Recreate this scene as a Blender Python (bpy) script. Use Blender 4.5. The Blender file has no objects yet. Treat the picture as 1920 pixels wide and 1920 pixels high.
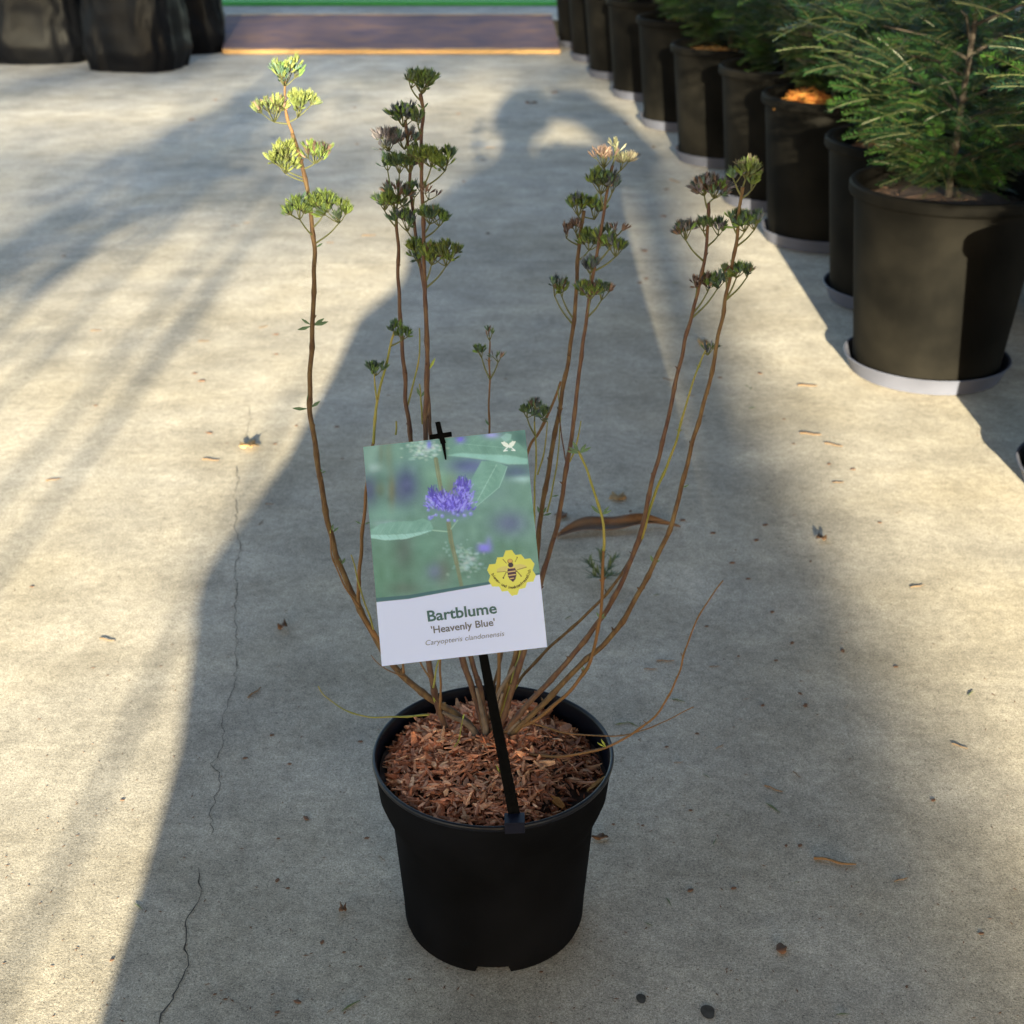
import bpy, math, random
import numpy as np
from mathutils import Vector, Matrix
from mathutils.noise import noise as pnoise
random.seed(7)
R = math.radians
# ---------------------------------------------------------------- camera, sky, sun, exposure
sc = bpy.context.scene
COL = sc.collection
PITCH = R(25.9); F = 2600.0; H = 1.16
cam = bpy.data.cameras.new('camera'); camo = bpy.data.objects.new('camera', cam); COL.objects.link(camo)
cam.sensor_width = 36; cam.lens = F/1920*36; cam.clip_start = .02; cam.clip_end = 500
camo.location = (0, 0, H); camo.rotation_euler = (math.pi/2-PITCH, 0, 0)
cam.dof.use_dof = True; cam.dof.focus_distance = 1.5; cam.dof.aperture_fstop = 9
sc.camera = camo
SUN_EL = R(10.8); SUN_AZ = R(1.2)
w = bpy.data.worlds.new("World"); sc.world = w; w.use_nodes = True
nt = w.node_tree; bg = nt.nodes['Background']
sky = nt.nodes.new('ShaderNodeTexSky'); sky.sky_type = 'NISHITA'; sky.sun_disc = False
sky.sun_elevation = SUN_EL; sky.sun_rotation = math.pi+SUN_AZ; sky.air_density = 1.0; sky.dust_density = 1.2; sky.ozone_density = 1.0
nt.links.new(sky.outputs[0], bg.inputs[0]); bg.inputs[1].default_value = .085
sl = bpy.data.lights.new('sun', 'SUN'); sl.energy = 4.6; sl.angle = R(.6); sl.color = (1, .90, .62)
so = bpy.data.objects.new('sun', sl); COL.objects.link(so)
sd = Vector((math.sin(SUN_AZ)*math.cos(SUN_EL), math.cos(SUN_AZ)*math.cos(SUN_EL), -math.sin(SUN_EL)))
so.rotation_euler = sd.to_track_quat('-Z', 'Y').to_euler(); so.location = (-3, -10, 8)
sc.cycles.use_light_tree = False; sc.cycles.max_bounces = 6; sc.cycles.diffuse_bounces = 4; sc.cycles.glossy_bounces = 2; sc.cycles.transmission_bounces = 2
sc.view_settings.view_transform = 'Standard'; sc.view_settings.look = 'None'
sc.view_settings.exposure = 2.87; sc.view_settings.gamma = 1

# ---------------------------------------------------------------- measuring helpers (photo pixel -> real place)
def ray(x, y):
    u = (x-960)/F; v = (960-y)/F
    return Vector((u, math.cos(PITCH)+v*math.sin(PITCH), -math.sin(PITCH)+v*math.cos(PITCH)))
def gz(x, y, z=0.):
    r = ray(x, y); t = (z-H)/r.z
    return Vector((r.x*t, r.y*t, z))
def gy(x, y, Y):
    r = ray(x, y); t = Y/r.y
    return Vector((r.x*t, Y, H+r.z*t))

# ---------------------------------------------------------------- tagging and mesh helpers
def tag(o, label=None, cat=None, group=None, kind=None):
    if label: o['label'] = label
    if cat: o['category'] = cat
    if group: o['group'] = group
    if kind: o['kind'] = kind
    return o
def empty(name, loc=(0, 0, 0)):
    o = bpy.data.objects.new(name, None); COL.objects.link(o); o.location = loc; o.empty_display_size = .05
    return o
class MB:
    def __init__(s): s.v = []; s.f = []; s.c = []
    def add(s, vs, fs, col=None):
        n = len(s.v); s.v.extend([tuple(a) for a in vs]); s.f.extend([tuple(i+n for i in f) for f in fs])
        if col is not None: s.c.extend([col]*len(vs))
    def box(s, c, h, rot=None, col=None):
        M = rot or Matrix.Identity(3); c = Vector(c)
        vs = [c+M@Vector((h[0]*a, h[1]*b, h[2]*d)) for a in (-1, 1) for b in (-1, 1) for d in (-1, 1)]
        s.add(vs, [(0, 1, 3, 2), (4, 6, 7, 5), (0, 4, 5, 1), (2, 3, 7, 6), (0, 2, 6, 4), (1, 5, 7, 3)], col)
    def tube(s, pts, rad, seg=8, col=None, cap=True):
        pts = [Vector(p) for p in pts]; n = len(pts)
        if not hasattr(rad, '__len__'): rad = [rad]*n
        vs = []; up = Vector((.3, -1, .2)).normalized()
        for i, p in enumerate(pts):
            t = (pts[min(i+1, n-1)]-pts[max(i-1, 0)])
            t = t.normalized() if t.length > 1e-9 else Vector((0, 0, 1))
            a = up-t*up.dot(t)
            a = a.normalized() if a.length > 1e-4 else t.orthogonal().normalized()
            b = t.cross(a); up = a
            for k in range(seg):
                q = 2*math.pi*k/seg; vs.append(p+(a*math.cos(q)+b*math.sin(q))*rad[i])
        fs = [(i*seg+k, i*seg+(k+1) % seg, (i+1)*seg+(k+1) % seg, (i+1)*seg+k) for i in range(n-1) for k in range(seg)]
        if cap: fs += [tuple(range(seg-1, -1, -1)), tuple((n-1)*seg+k for k in range(seg))]
        s.add(vs, fs, col)
    def lathe(s, prof, seg=96, c=(0, 0, 0), col=None, zmod=None):
        vs = []; c = Vector(c)
        for i, (r, z) in enumerate(prof):
            for k in range(seg):
                q = 2*math.pi*k/seg; zz = z+(zmod(i, q) if zmod else 0)
                vs.append(c+Vector((r*math.cos(q), r*math.sin(q), zz)))
        fs = [(i*seg+k, i*seg+(k+1) % seg, (i+1)*seg+(k+1) % seg, (i+1)*seg+k) for i in range(len(prof)-1) for k in range(seg)]
        s.add(vs, fs, col)
    def build(s, name, m, parent=None, smooth=False, loc=None, auto=None):
        me = bpy.data.meshes.new(name); me.from_pydata(s.v, [], s.f); me.validate()
        if s.c and len(s.c) == len(me.vertices):
            a = me.color_attributes.new('tint', 'FLOAT_COLOR', 'POINT')
            a.data.foreach_set('color', np.array([(c[0], c[1], c[2], 1) for c in s.c], dtype=np.float32).ravel())
        if smooth or auto: me.polygons.foreach_set('use_smooth', [True]*len(me.polygons))
        if auto: me.set_sharp_from_angle(angle=R(auto))
        me.materials.append(m)
        o = bpy.data.objects.new(name, me); COL.objects.link(o)
        if parent is not None: o.parent = parent
        if loc is not None: o.location = loc
        return o
def copy_tree(o, parent=None):
    c = o.copy(); COL.objects.link(c)
    if parent is not None: c.parent = parent
    for ch in list(o.children): copy_tree(ch, c)
    return c
def lin(c): return tuple(((x/255+.055)/1.055)**2.4 if x > 10 else x/255/12.92 for x in c)
def smooth_path(pts, k=6):
    pts = [Vector(p) for p in pts]; P = [pts[0]*2-pts[1]]+pts+[pts[-1]*2-pts[-2]]; out = []
    for i in range(1, len(P)-2):
        a, b, c, d = P[i-1:i+3]
        for j in range(k):
            t = j/k
            out.append(.5*((2*b)+(c-a)*t+(2*a-5*b+4*c-d)*t*t+(3*b-a-3*c+d)*t**3))
    out.append(pts[-1]); return out

# ---------------------------------------------------------------- materials
def mat(name, col, rough=.6, spec=.5, var=0., vscale=20., bump=0., bscale=200., col2=None, tint=False, trans=0., stretch=None, metal=0.):
    m = bpy.data.materials.new(name); m.use_nodes = True; n = m.node_tree; L = n.links
    b = n.nodes['Principled BSDF']; b.inputs['Roughness'].default_value = rough
    b.inputs['Specular IOR Level'].default_value = spec; b.inputs['Metallic'].default_value = metal
    tc = n.nodes.new('ShaderNodeTexCoord'); src = tc.outputs['Object']
    if stretch:
        mp = n.nodes.new('ShaderNodeMapping'); mp.inputs['Scale'].default_value = stretch; L.new(src, mp.inputs[0]); src = mp.outputs[0]
    if tint:
        at = n.nodes.new('ShaderNodeAttribute'); at.attribute_name = 'tint'; base = at.outputs['Color']
    else:
        rgb = n.nodes.new('ShaderNodeRGB'); rgb.outputs[0].default_value = (*col, 1); base = rgb.outputs[0]
    if var > 0 or col2:
        no = n.nodes.new('ShaderNodeTexNoise'); no.inputs['Scale'].default_value = vscale; no.inputs['Detail'].default_value = 6
        L.new(src, no.inputs['Vector'])
        if col2:
            rp = n.nodes.new('ShaderNodeValToRGB'); rp.color_ramp.elements[0].position = .35; rp.color_ramp.elements[1].position = .65
            L.new(no.outputs['Fac'], rp.inputs[0]); mx = n.nodes.new('ShaderNodeMix'); mx.data_type = 'RGBA'
            L.new(rp.outputs[0], mx.inputs[0]); L.new(base, mx.inputs[6]); mx.inputs[7].default_value = (*col2, 1); base = mx.outputs[2]
        if var > 0:
            mr = n.nodes.new('ShaderNodeMapRange'); mr.inputs[1].default_value = .25; mr.inputs[2].default_value = .75
            mr.inputs[3].default_value = 1-var; mr.inputs[4].default_value = 1+var
            L.new(no.outputs['Fac'], mr.inputs[0]); hv = n.nodes.new('ShaderNodeVectorMath'); hv.operation = 'SCALE'
            L.new(base, hv.inputs[0]); L.new(mr.outputs[0], hv.inputs['Scale']); base = hv.outputs[0]
    L.new(base, b.inputs['Base Color'])
    if bump > 0:
        nb = n.nodes.new('ShaderNodeTexNoise'); nb.inputs['Scale'].default_value = bscale; nb.inputs['Detail'].default_value = 5
        L.new(src, nb.inputs['Vector']); bp = n.nodes.new('ShaderNodeBump'); bp.inputs['Strength'].default_value = bump; bp.inputs['Distance'].default_value = .002
        L.new(nb.outputs['Fac'], bp.inputs['Height']); L.new(bp.outputs[0], b.inputs['Normal'])
    if trans > 0:
        out = n.nodes['Material Output']; tr = n.nodes.new('ShaderNodeBsdfTranslucent'); L.new(base, tr.inputs[0])
        ms = n.nodes.new('ShaderNodeMixShader'); ms.inputs[0].default_value = trans
        L.new(b.outputs[0], ms.inputs[1]); L.new(tr.outputs[0], ms.inputs[2]); L.new(ms.outputs[0], out.inputs[0])
    return m

def concrete(name, base=(.425, .382, .33), k=1.):
    m = bpy.data.materials.new(name); m.use_nodes = True; n = m.node_tree; L = n.links; b = n.nodes['Principled BSDF']
    b.inputs['Roughness'].default_value = .93; b.inputs['Specular IOR Level'].default_value = .2
    tc = n.nodes.new('ShaderNodeTexCoord'); P = tc.outputs['Object']
    def noise(scale, det=4, rough=.6, st=None, off=0):
        src = P
        mp = n.nodes.new('ShaderNodeMapping'); mp.inputs['Scale'].default_value = st or (1, 1, 1); mp.inputs['Location'].default_value = (off, off*.7, 0)
        L.new(P, mp.inputs[0])
        o = n.nodes.new('ShaderNodeTexNoise'); o.inputs['Scale'].default_value = scale; o.inputs['Detail'].default_value = det
        o.inputs['Roughness'].default_value = rough; L.new(mp.outputs[0], o.inputs['Vector']); return o.outputs['Fac']
    def mr(x, a, bb, c, d):
        o = n.nodes.new('ShaderNodeMapRange'); L.new(x, o.inputs[0])
        for i, v in enumerate((a, bb, c, d)): o.inputs[i+1].default_value = v
        return o.outputs[0]
    def mul(a, c):
        o = n.nodes.new('ShaderNodeMath'); o.operation = 'MULTIPLY'; L.new(a, o.inputs[0]); L.new(c, o.inputs[1]); return o.outputs[0]
    f = mr(noise(1.3, 5), .3, .7, .76, 1.16)                       # large stains
    f = mul(f, mr(noise(7, 6, .65, off=3), .3, .72, .72, 1.18))    # hand-size blotches
    f = mul(f, mr(noise(5, 6, .7, (1, 3, 1), off=9), .3, .7, .90, 1.07))   # trowel streaks
    f = mul(f, mr(noise(60, 4, .75, off=5), .3, .7, .76, 1.2))
    f = mul(f, mr(noise(300, 3, .85, off=1), .3, .7, .56, 1.40))    # sand grain
    def pits(scale, lo, hi, dark):
        v = n.nodes.new('ShaderNodeTexVoronoi'); v.inputs['Scale'].default_value = scale; L.new(P, v.inputs['Vector'])
        v.inputs['Randomness'].default_value = 1
        a = mr(v.outputs['Distance'], lo, hi, dark, 1.)
        s = n.nodes.new('ShaderNodeSeparateColor'); L.new(v.outputs['Color'], s.inputs[0])
        g = mr(s.outputs[0], .62, .66, 1., 0.)                      # only some cells carry a pit
        mx = n.nodes.new('ShaderNodeMath'); mx.operation = 'MAXIMUM'; L.new(a, mx.inputs[0]); L.new(g, mx.inputs[1]); return mx.outputs[0]
    f = mul(f, pits(150, .10, .26, .58)); f = mul(f, pits(46, .03, .08, .5)); f = mul(f, pits(330, .12, .34, .42)); f = mul(f, mr(noise(620, 1, .9, off=7), .3, .7, .68, 1.3))
    cmix = n.nodes.new('ShaderNodeMix'); cmix.data_type = 'RGBA'; L.new(mr(noise(2.2, 5, off=20), .4, .65, 0, 1), cmix.inputs[0])
    cmix.inputs[6].default_value = (*base, 1); cmix.inputs[7].default_value = (base[0]*.98, base[1]*.95, base[2]*.88, 1)
    hv = n.nodes.new('ShaderNodeVectorMath'); hv.operation = 'SCALE'; L.new(cmix.outputs[2], hv.inputs[0]); L.new(f, hv.inputs['Scale'])
    L.new(hv.outputs[0], b.inputs['Base Color'])
    bp = n.nodes.new('ShaderNodeBump'); bp.inputs['Strength'].default_value = .35*k; bp.inputs['Distance'].default_value = .0012; L.new(noise(220, 2, .8, off=4), bp.inputs['Height'])
    bp2 = n.nodes.new('ShaderNodeBump'); bp2.inputs['Strength'].default_value = .12*k; bp2.inputs['Distance'].default_value = .008
    L.new(noise(3.5, 3, .5, (1, 1, 1), off=2), bp2.inputs['Height']); L.new(bp2.outputs[0], bp.inputs['Normal']); L.new(bp.outputs[0], b.inputs['Normal'])
    return m
M = {}
M['concrete'] = concrete('concrete')
M['kerb'] = concrete('platform_concrete', (.25, .235, .22), .6)
M['riser'] = mat('riser', (.014, .012, .010), .9, var=.4, vscale=9)
M['mat_green'] = mat('green_carpet', (.022, .18, .032), .95, var=.15, vscale=60, bump=.6, bscale=400)
M['ply_face'] = mat('ply_face', (.085, .062, .085), .65, .08, var=.35, vscale=5, col2=(.10, .062, .055), bump=.15, bscale=60, stretch=(1, 3, 1))
M['ply_edge'] = mat('ply_edge', (.46, .29, .12), .8, var=.7, vscale=9, col2=(.24, .14, .06), bump=.4, bscale=80)
M['black_plastic'] = mat('black_plastic', (.0030, .0033, .0046), .85, .04, var=.7, vscale=9, bump=.12, bscale=900)
M['pot_rim'] = mat('pot_rim_plastic', (.005, .006, .011), .36, .22, var=.2, vscale=30, bump=.05, bscale=600)
M['nursery_plastic'] = mat('nursery_plastic', (.0036, .0033, .0029), .7, .05, var=.45, vscale=7, col2=(.0062, .0055, .0045), bump=.15, bscale=300)
M['saucer'] = mat('grey_plastic', (.085, .09, .125), .5, .2, var=.15, vscale=10, bump=.05, bscale=200)
M['soil'] = mat('soil', (.045, .022, .013), .95, var=.6, vscale=60, bump=1., bscale=120)
M['chips'] = mat('bark_chips', (1, 1, 1), .85, .2, var=.35, vscale=150, bump=.5, bscale=500, tint=True)
M['needles_dry'] = mat('dry_needles', (.5, .19, .06), .8, .2, tint=True, var=.2)
M['stem'] = mat('woody_stem', (.095, .050, .025), .7, .3, var=.35, vscale=60, col2=(.105, .068, .03), bump=.35, bscale=500, stretch=(3, 3, 1))
M['stem_red'] = mat('reddish_stem', (.078, .036, .028), .65, .3, var=.3, vscale=60, col2=(.095, .055, .03), bump=.3, bscale=500, stretch=(3, 3, 1))
M['stem_young'] = mat('young_stem', (.19, .20, .04), .6, .3, var=.25, vscale=40, col2=(.20, .17, .045))
M['stem_tan'] = mat('tan_stem', (.15, .082, .03), .7, .3, var=.3, vscale=50, col2=(.14, .07, .03), bump=.3, bscale=500)
M['stalk'] = mat('seed_stalk', (.095, .10, .04), .6, .3, var=.25, vscale=40)
M['stem_old'] = mat('old_wood', (.13, .10, .08), .85, .2, var=.4, vscale=80, bump=.6, bscale=400)
M['calyx'] = mat('seed_head', (1, 1, 1), .7, .2, tint=True, trans=.22, var=.15, vscale=300)
M['leaf'] = mat('small_leaf', (.10, .16, .09), .6, .3, var=.25, vscale=80, trans=.25)
M['leaf_yellow'] = mat('yellow_leaf', (.28, .32, .06), .6, .3, var=.2, vscale=80, trans=.3)
M['yew'] = mat('yew_needles', (1, 1, 1), .45, .4, tint=True, trans=.12)
M['bark'] = mat('bark', (.028, .020, .014), .9, var=.4, vscale=30, bump=.8, bscale=90)
M['print'] = mat('printed_card', (1, 1, 1), .42, .4, tint=True)
M['card_edge'] = mat('card_stock', (.78, .78, .8), .5)
M['ink_teal'] = mat('ink_teal', (.032, .10, .12), .5)
M['ink_grey'] = mat('ink_grey', (.11, .115, .15), .5)
M['ink_light'] = mat('ink_light_grey', (.16, .165, .20), .5)
M['ink_black'] = mat('ink_black', (.05, .04, .015), .5)
M['stake'] = mat('stake_plastic', (.0025, .0025, .0028), .75, .03, bump=.1, bscale=400)
M['clip'] = mat('clip_plastic', (.006, .007, .016), .4, .2)
M['dead_leaf'] = mat('dead_leaf', (.14, .07, .032), .65, .3, var=.6, vscale=25, col2=(.075, .05, .034), bump=.5, bscale=90)
M['tan_leaf'] = mat('tan_leaf', (.30, .19, .09), .8, .2, var=.4, vscale=60, bump=.3, bscale=200)
M['crumb'] = mat('bark_crumb', (.12, .06, .035), .9, var=.4, vscale=100)
M['twig'] = mat('twig', (.15, .09, .045), .9, var=.4, vscale=100)
M['green_bit'] = mat('green_needle', (.06, .09, .035), .7, var=.3, vscale=100)
M['crack'] = mat('crack_dirt', (.07, .065, .06), 1., 0., var=.4, vscale=80)
M['sack'] = mat('black_film', (.0022, .0026, .004), .5, .08, var=.3, vscale=6, bump=.6, bscale=30)
M['coat'] = mat('dark_wool', (.03, .032, .045), .9, var=.2, vscale=60, bump=.5, bscale=400)
M['skin'] = mat('skin', (.45, .27, .19), .55, var=.08, vscale=20)
M['hair'] = mat('hair', (.05, .03, .02), .6, var=.3, vscale=60)
M['trousers'] = mat('denim', (.04, .055, .09), .9, var=.2, vscale=90)

# ---------------------------------------------------------------- ground, platform, carpet
def sheet(name, x0, x1, y0, y1, z, m, nx=1, ny=1):
    mb = MB(); vs = [(x0+(x1-x0)*i/nx, y0+(y1-y0)*j/ny, z) for j in range(ny+1) for i in range(nx+1)]
    mb.add(vs, [(j*(nx+1)+i, j*(nx+1)+i+1, (j+1)*(nx+1)+i+1, (j+1)*(nx+1)+i) for j in range(ny) for i in range(nx)])
    return tag(mb.build(name, m), kind='structure')
YP = 9.27; ZP = .125
sheet('ground', -40, 40, -60, YP+.02, 0, M['concrete'])
sheet('platform_ground', -40, 40, YP, 60, ZP, M['kerb'])
mb = MB(); mb.box((0, YP+.03, ZP/2-.003), (40, .03, ZP/2-.001)); tag(mb.build('step_riser', M['riser']), kind='structure')
mb = MB(); mb.box((0, 12.60, ZP+.014), (12, 2.5, .012)); tag(mb.build('green_carpet', M['mat_green']), 'flat green carpet strip laid on the platform behind the ramp board', 'carpet')

# crack and joint in the slab
def strip(name, px, wid, z=.0012, jit=1.0, seed=1):
    rnd = random.Random(seed); pts = []
    for i in range(len(px)-1):
        a, b = gz(*px[i], z), gz(*px[i+1], z); n = max(2, int((b-a).length/.012))
        for k in range(n):
            p = a.lerp(b, k/n); pts.append(p+Vector((rnd.uniform(-1, 1), rnd.uniform(-1, 1), 0))*.0035*jit)
    pts.append(gz(*px[-1], z)); mb = MB(); vs = []
    for i, p in enumerate(pts):
        t = pts[min(i+1, len(pts)-1)]-pts[max(i-1, 0)]; t.z = 0; t.normalize(); s = Vector((-t.y, t.x, 0))
        w_ = wid*rnd.uniform(.35, 1.3)*(.2 if i in (0, len(pts)-1) else 1); vs += [p+s*w_/2, p-s*w_/2]
    mb.add(vs, [(2*i, 2*i+1, 2*i+3, 2*i+2) for i in range(len(pts)-1)])
    return tag(mb.build(name, M['crack']), kind='structure')
c2 = lambda L: [(322+a/3, 560+b/3) for a, b in L]
c3 = lambda L: [(322+a/3, 1280+b/3) for a, b in L]
strip('ground_crack', c2([(430, 590), (440, 680), (422, 760), (428, 800)]), .0007, seed=2)
strip('ground_crack', c2([(365, 940), (372, 1010), (350, 1110), (366, 1200), (350, 1300), (385, 1400), (362, 1500), (350, 1560), (372, 1640), (350, 1800), (366, 1900)]) +
      c3([(360, 0), (330, 80), (280, 210), (295, 270), (270, 390), (225, 450), (275, 540), (240, 670), (213, 740), (228, 800), (215, 870)]), .0011, seed=3)
strip('ground_crack', c3([(160, 1030), (165, 1120), (145, 1220), (95, 1320), (70, 1400), (75, 1500), (85, 1580), (60, 1660), (20, 1720), (-6, 1780), (-60, 1860), (-90, 1990)]), .0019, seed=4)
strip('slab_joint', [(-80, 497), (322, 494), (700, 492), (1010, 491), (1190, 490), (1420, 489)], .002, jit=.5, seed=5)

# ---------------------------------------------------------------- wooden ramp board
ra = empty('ramp_board', gz(735, 102)); tag(ra, 'wide plywood ramp board with purple brown face leaning on the step', 'ramp')
nl, nr = gz(418, 102, .0), gz(1049, 98, .0); nr.y = nl.y
fl = gz(424, 29, ZP+.02); fr = gz(1034, 29, ZP+.02); fr.y = fl.y
T = .024
up = (fl-nl).cross(nr-nl).normalized()
if up.z < 0: up = -up
mb = MB(); b0 = [nl, nr, fr, fl]
for p in b0[:2]: p.z = .004
b0[2].z = b0[3].z = ZP+.004
N = 24
top = []; bot = []
for j in (0, 1):
    A, B = (b0[0], b0[1]) if j == 0 else (b0[3], b0[2])
    for i in range(N+1):
        p = A.lerp(B, i/N); d = Vector((0, (pnoise(Vector((i*.9, j*5, 0)))*.006), 0)); bot.append(p+d); top.append(p+d+up*T)
vs = [b+up*T*.93 for b in bot]+[t for t in top]
face = MB(); face.add(top, [(i, i+1, N+1+i+1, N+1+i) for i in range(N)])
face.add([t-up*.0015 for t in top], [(i, N+1+i, N+1+i+1, i+1) for i in range(N)])
face.add([top[0], top[N], top[2*N+1], top[N+1]]+[top[0]-up*.0015, top[N]-up*.0015, top[2*N+1]-up*.0015, top[N+1]-up*.0015], [(0, 4, 5, 1), (1, 5, 6, 2), (2, 6, 7, 3), (3, 7, 4, 0)])
mbc = MB(); t2 = [t-up*.002 for t in top]; vs = bot+t2; K = 2*(N+1)
fs = [(i, i+1, K+i+1, K+i) for i in range(N)]+[(N+1+i+1, N+1+i, K+N+1+i, K+N+1+i+1) for i in range(N)]
fs += [(0, K, K+N+1, N+1), (N, 2*N+1, K+2*N+1, K+N)]+[(i, N+1+i, N+1+i+1, i+1) for i in range(N)]+[(K+i, K+i+1, K+N+1+i+1, K+N+1+i) for i in range(N)]
mbc.add(vs, fs)
off = -ra.location
for mb_, nm, m_ in ((mbc, 'plywood_core', 'ply_edge'), (face, 'coated_face', 'ply_face')):
    mb_.v = [tuple(Vector(v)+off) for v in mb_.v]; mb_.build(nm, M[m_], ra)
# worn bare-wood bands along both long edges of the face
for a, b, q, nm in ((0, N, -1, 'worn_edge'), (N+1, 2*N+1, 1, 'worn_edge')):
    e = MB(); rr = random.Random(a); A = []; B_ = []
    for i in range(a, b+1):
        wd = rr.uniform(.006, .028); dirn = (Vector(top[(i+N+1) % (2*N+2)])-Vector(top[i])).normalized()
        A.append(top[i]+up*.0012+off); B_.append(top[i]+dirn*wd+up*.0012+off)
    e.add(A+B_, [(i, i+1, len(A)+i+1, len(A)+i) for i in range(len(A)-1)]); e.build(nm, M['ply_edge'], ra)

# ---------------------------------------------------------------- black film sacks, far left
def sack(loc, w, d, h, seed, label, rot=0):
    mb = MB(); seg, nz = 72, 46; vs = []
    for j in range(nz+1):
        t = j/nz; z = h*t
        rr = (1-.12*t)*(1-max(0, (t-.8)/.2)**2*.75)*(.9+.1*min(1, t*8))
        for k in range(seg):
            q = 2*math.pi*k/seg; cx, sy = math.cos(q), math.sin(q)
            sx = abs(cx)**.6*(1 if cx > 0 else -1); sy_ = abs(sy)**.6*(1 if sy > 0 else -1)
            n1 = abs(pnoise(Vector((q*3+seed, z*3.2+q*.6, seed))))*.13; n2 = pnoise(Vector((q*8, z*13, seed+3)))*.035
            f = rr*(1-n1+n2); vs.append((sx*w/2*f, sy_*d/2*f, z+.02*pnoise(Vector((cx*4, sy*4, seed)))*(t > .05)))
    vs.append((0, 0, h*.99)); c = len(vs)-1
    fs = [(i*seg+k, i*seg+(k+1) % seg, (i+1)*seg+(k+1) % seg, (i+1)*seg+k) for i in range(nz) for k in range(seg)]+[(nz*seg+k, nz*seg+(k+1) % seg, c) for k in range(seg)]
    mb.add(vs, fs); o = mb.build('black_sack', M['sack'], smooth=True, loc=loc); o.rotation_euler.z = rot
    tag(o, label, 'sack', 'black film sacks by the step'); return o
sack((-1.97, 8.80, 0), .48, .42, .85, 1, 'crumpled black plastic sack touching the step left of the ramp board', .3)
sack((-2.10, 8.15, 0), .56, .5, .8, 5, 'nearest crumpled black plastic sack at the left edge, littered foot', -.2)
sack((-2.74, 8.45, 0), .6, .5, .75, 9, 'crumpled black plastic sack farthest left beside two others', .1)

# ---------------------------------------------------------------- row of potted yews on saucers
def yew_mesh(seed):
    rnd = random.Random(seed); mb = MB()
    def spray(p, d, L, lit):
        d = d.normalized(); side = d.cross(Vector((0, 0, 1)))
        side = side.normalized() if side.length > .1 else Vector((1, 0, 0)); up_ = side.cross(d).normalized()
        roll = rnd.uniform(-.6, .6); side = side*math.cos(roll)+up_*math.sin(roll); up_ = side.cross(d)
        n = int(L/.0048); q = Vector(p)
        base = lin(rnd.choice(((28, 52, 27), (35, 62, 28), (24, 45, 30), (50, 80, 30), (20, 40, 27))))
        pts = []
        for i in range(n):
            t = i/n; q = q+(d+Vector((0, 0, -.35*t)))*.0048; pts.append(q.copy())
            ln = rnd.uniform(.017, .026)*(1-.55*t**3)
            for s in (-1, 1):
                nd = (side*s+d*rnd.uniform(.35, .8)+up_*rnd.uniform(-.3, .35)).normalized(); wv = nd.cross(up_).normalized()*.0013
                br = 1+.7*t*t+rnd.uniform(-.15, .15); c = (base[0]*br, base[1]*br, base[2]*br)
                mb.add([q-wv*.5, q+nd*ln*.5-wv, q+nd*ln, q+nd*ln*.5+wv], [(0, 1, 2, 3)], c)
        mb.tube(pts[::4]+[pts[-1]], .0011, 3, col=(.045, .05, .018), cap=False)
    for i in range(1000):
        z = rnd.uniform(0, 1)**1.25; rad = .06+.29*min(1, z*2.4)-.16*max(0, z-.55)/.45
        a = rnd.uniform(0, 2*math.pi); rr = rad*rnd.uniform(.12, 1)**.7
        p = Vector((rr*math.cos(a), rr*math.sin(a), .045+.85*z)); d = Vector((math.cos(a), math.sin(a), rnd.uniform(-.15, .8)))+Vector((rnd.uniform(-.5, .5), rnd.uniform(-.5, .5), 0))
        spray(p, d, rnd.uniform(.06, .12), 1)
    for i in range(380):
        z = rnd.uniform(.02, .9); a = rnd.uniform(0, 6.283); rr = rnd.uniform(.01, .09)
        spray(Vector((rr*math.cos(a), rr*math.sin(a), .03+z)), Vector((math.cos(a), math.sin(a), rnd.uniform(-.4, .9))), rnd.uniform(.05, .09), 1)
    return mb
def trunk_mesh(seed):
    rnd = random.Random(seed); mb = MB()
    mb.tube(smooth_path([(0, 0, -.02), (.01, 0, .2), (-.01, .01, .5), (.0, 0, .85)]), [.009-.006*i/18 for i in range(19)], 8)
    for i in range(34):
        z = rnd.uniform(.04, .8); a = rnd.uniform(0, 6.28); L = rnd.uniform(.14, .3)
        mb.tube([(0, 0, z), (L*.5*math.cos(a), L*.5*math.sin(a), z+L*.25), (L*math.cos(a), L*math.sin(a), z+L*.35)], [.004, .003, .0015], 5)
    return mb
PH = .447
def yew_proto():
    r = empty('potted_yew')
    mb = MB()
    mb.lathe([(.0, .012), (.168, .012), (.175, .02), (.213, PH-.045), (.214, PH-.032), (.224, PH-.030), (.2275, PH-.024), (.2275, PH-.006), (.224, PH-.001), (.216, PH), (.209, PH-.003), (.207, PH-.04), (.204, PH-.09), (0, PH-.09)], 96)
    mb.build('pot', M['nursery_plastic'], r, auto=30)
    s = MB(); rnd = random.Random(3); vs = []; 
    prof = [(.001, .012), (.06, .010), (.12, .004), (.17, -.002), (.203, -.008)]
    s.lathe([(a, PH-.045+b) for a, b in prof], 48, zmod=lambda i, q: .006*pnoise(Vector((math.cos(q)*i*2, math.sin(q)*i*2, 0))))
    for i in range(420):
        a = rnd.uniform(0, 6.28); rr = .2*math.sqrt(rnd.random()); rot = Matrix.Rotation(rnd.uniform(0, 6.28), 3, 'Z')@Matrix.Rotation(rnd.uniform(-.5, .5), 3, 'X')
        s.box((rr*math.cos(a), rr*math.sin(a), PH-.036-.02*rr/.2+rnd.uniform(0, .006)), (rnd.uniform(.004, .012), rnd.uniform(.0015, .004), .0012), rot)
    so_ = s.build('soil', M['soil'], r)
    f = yew_mesh(11); f.build('foliage', M['yew'], r, loc=(0, 0, PH-.04))
    t = trunk_mesh(4); t.build('trunk', M['bark'], r, loc=(0, 0, PH-.04))
    return r
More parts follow.
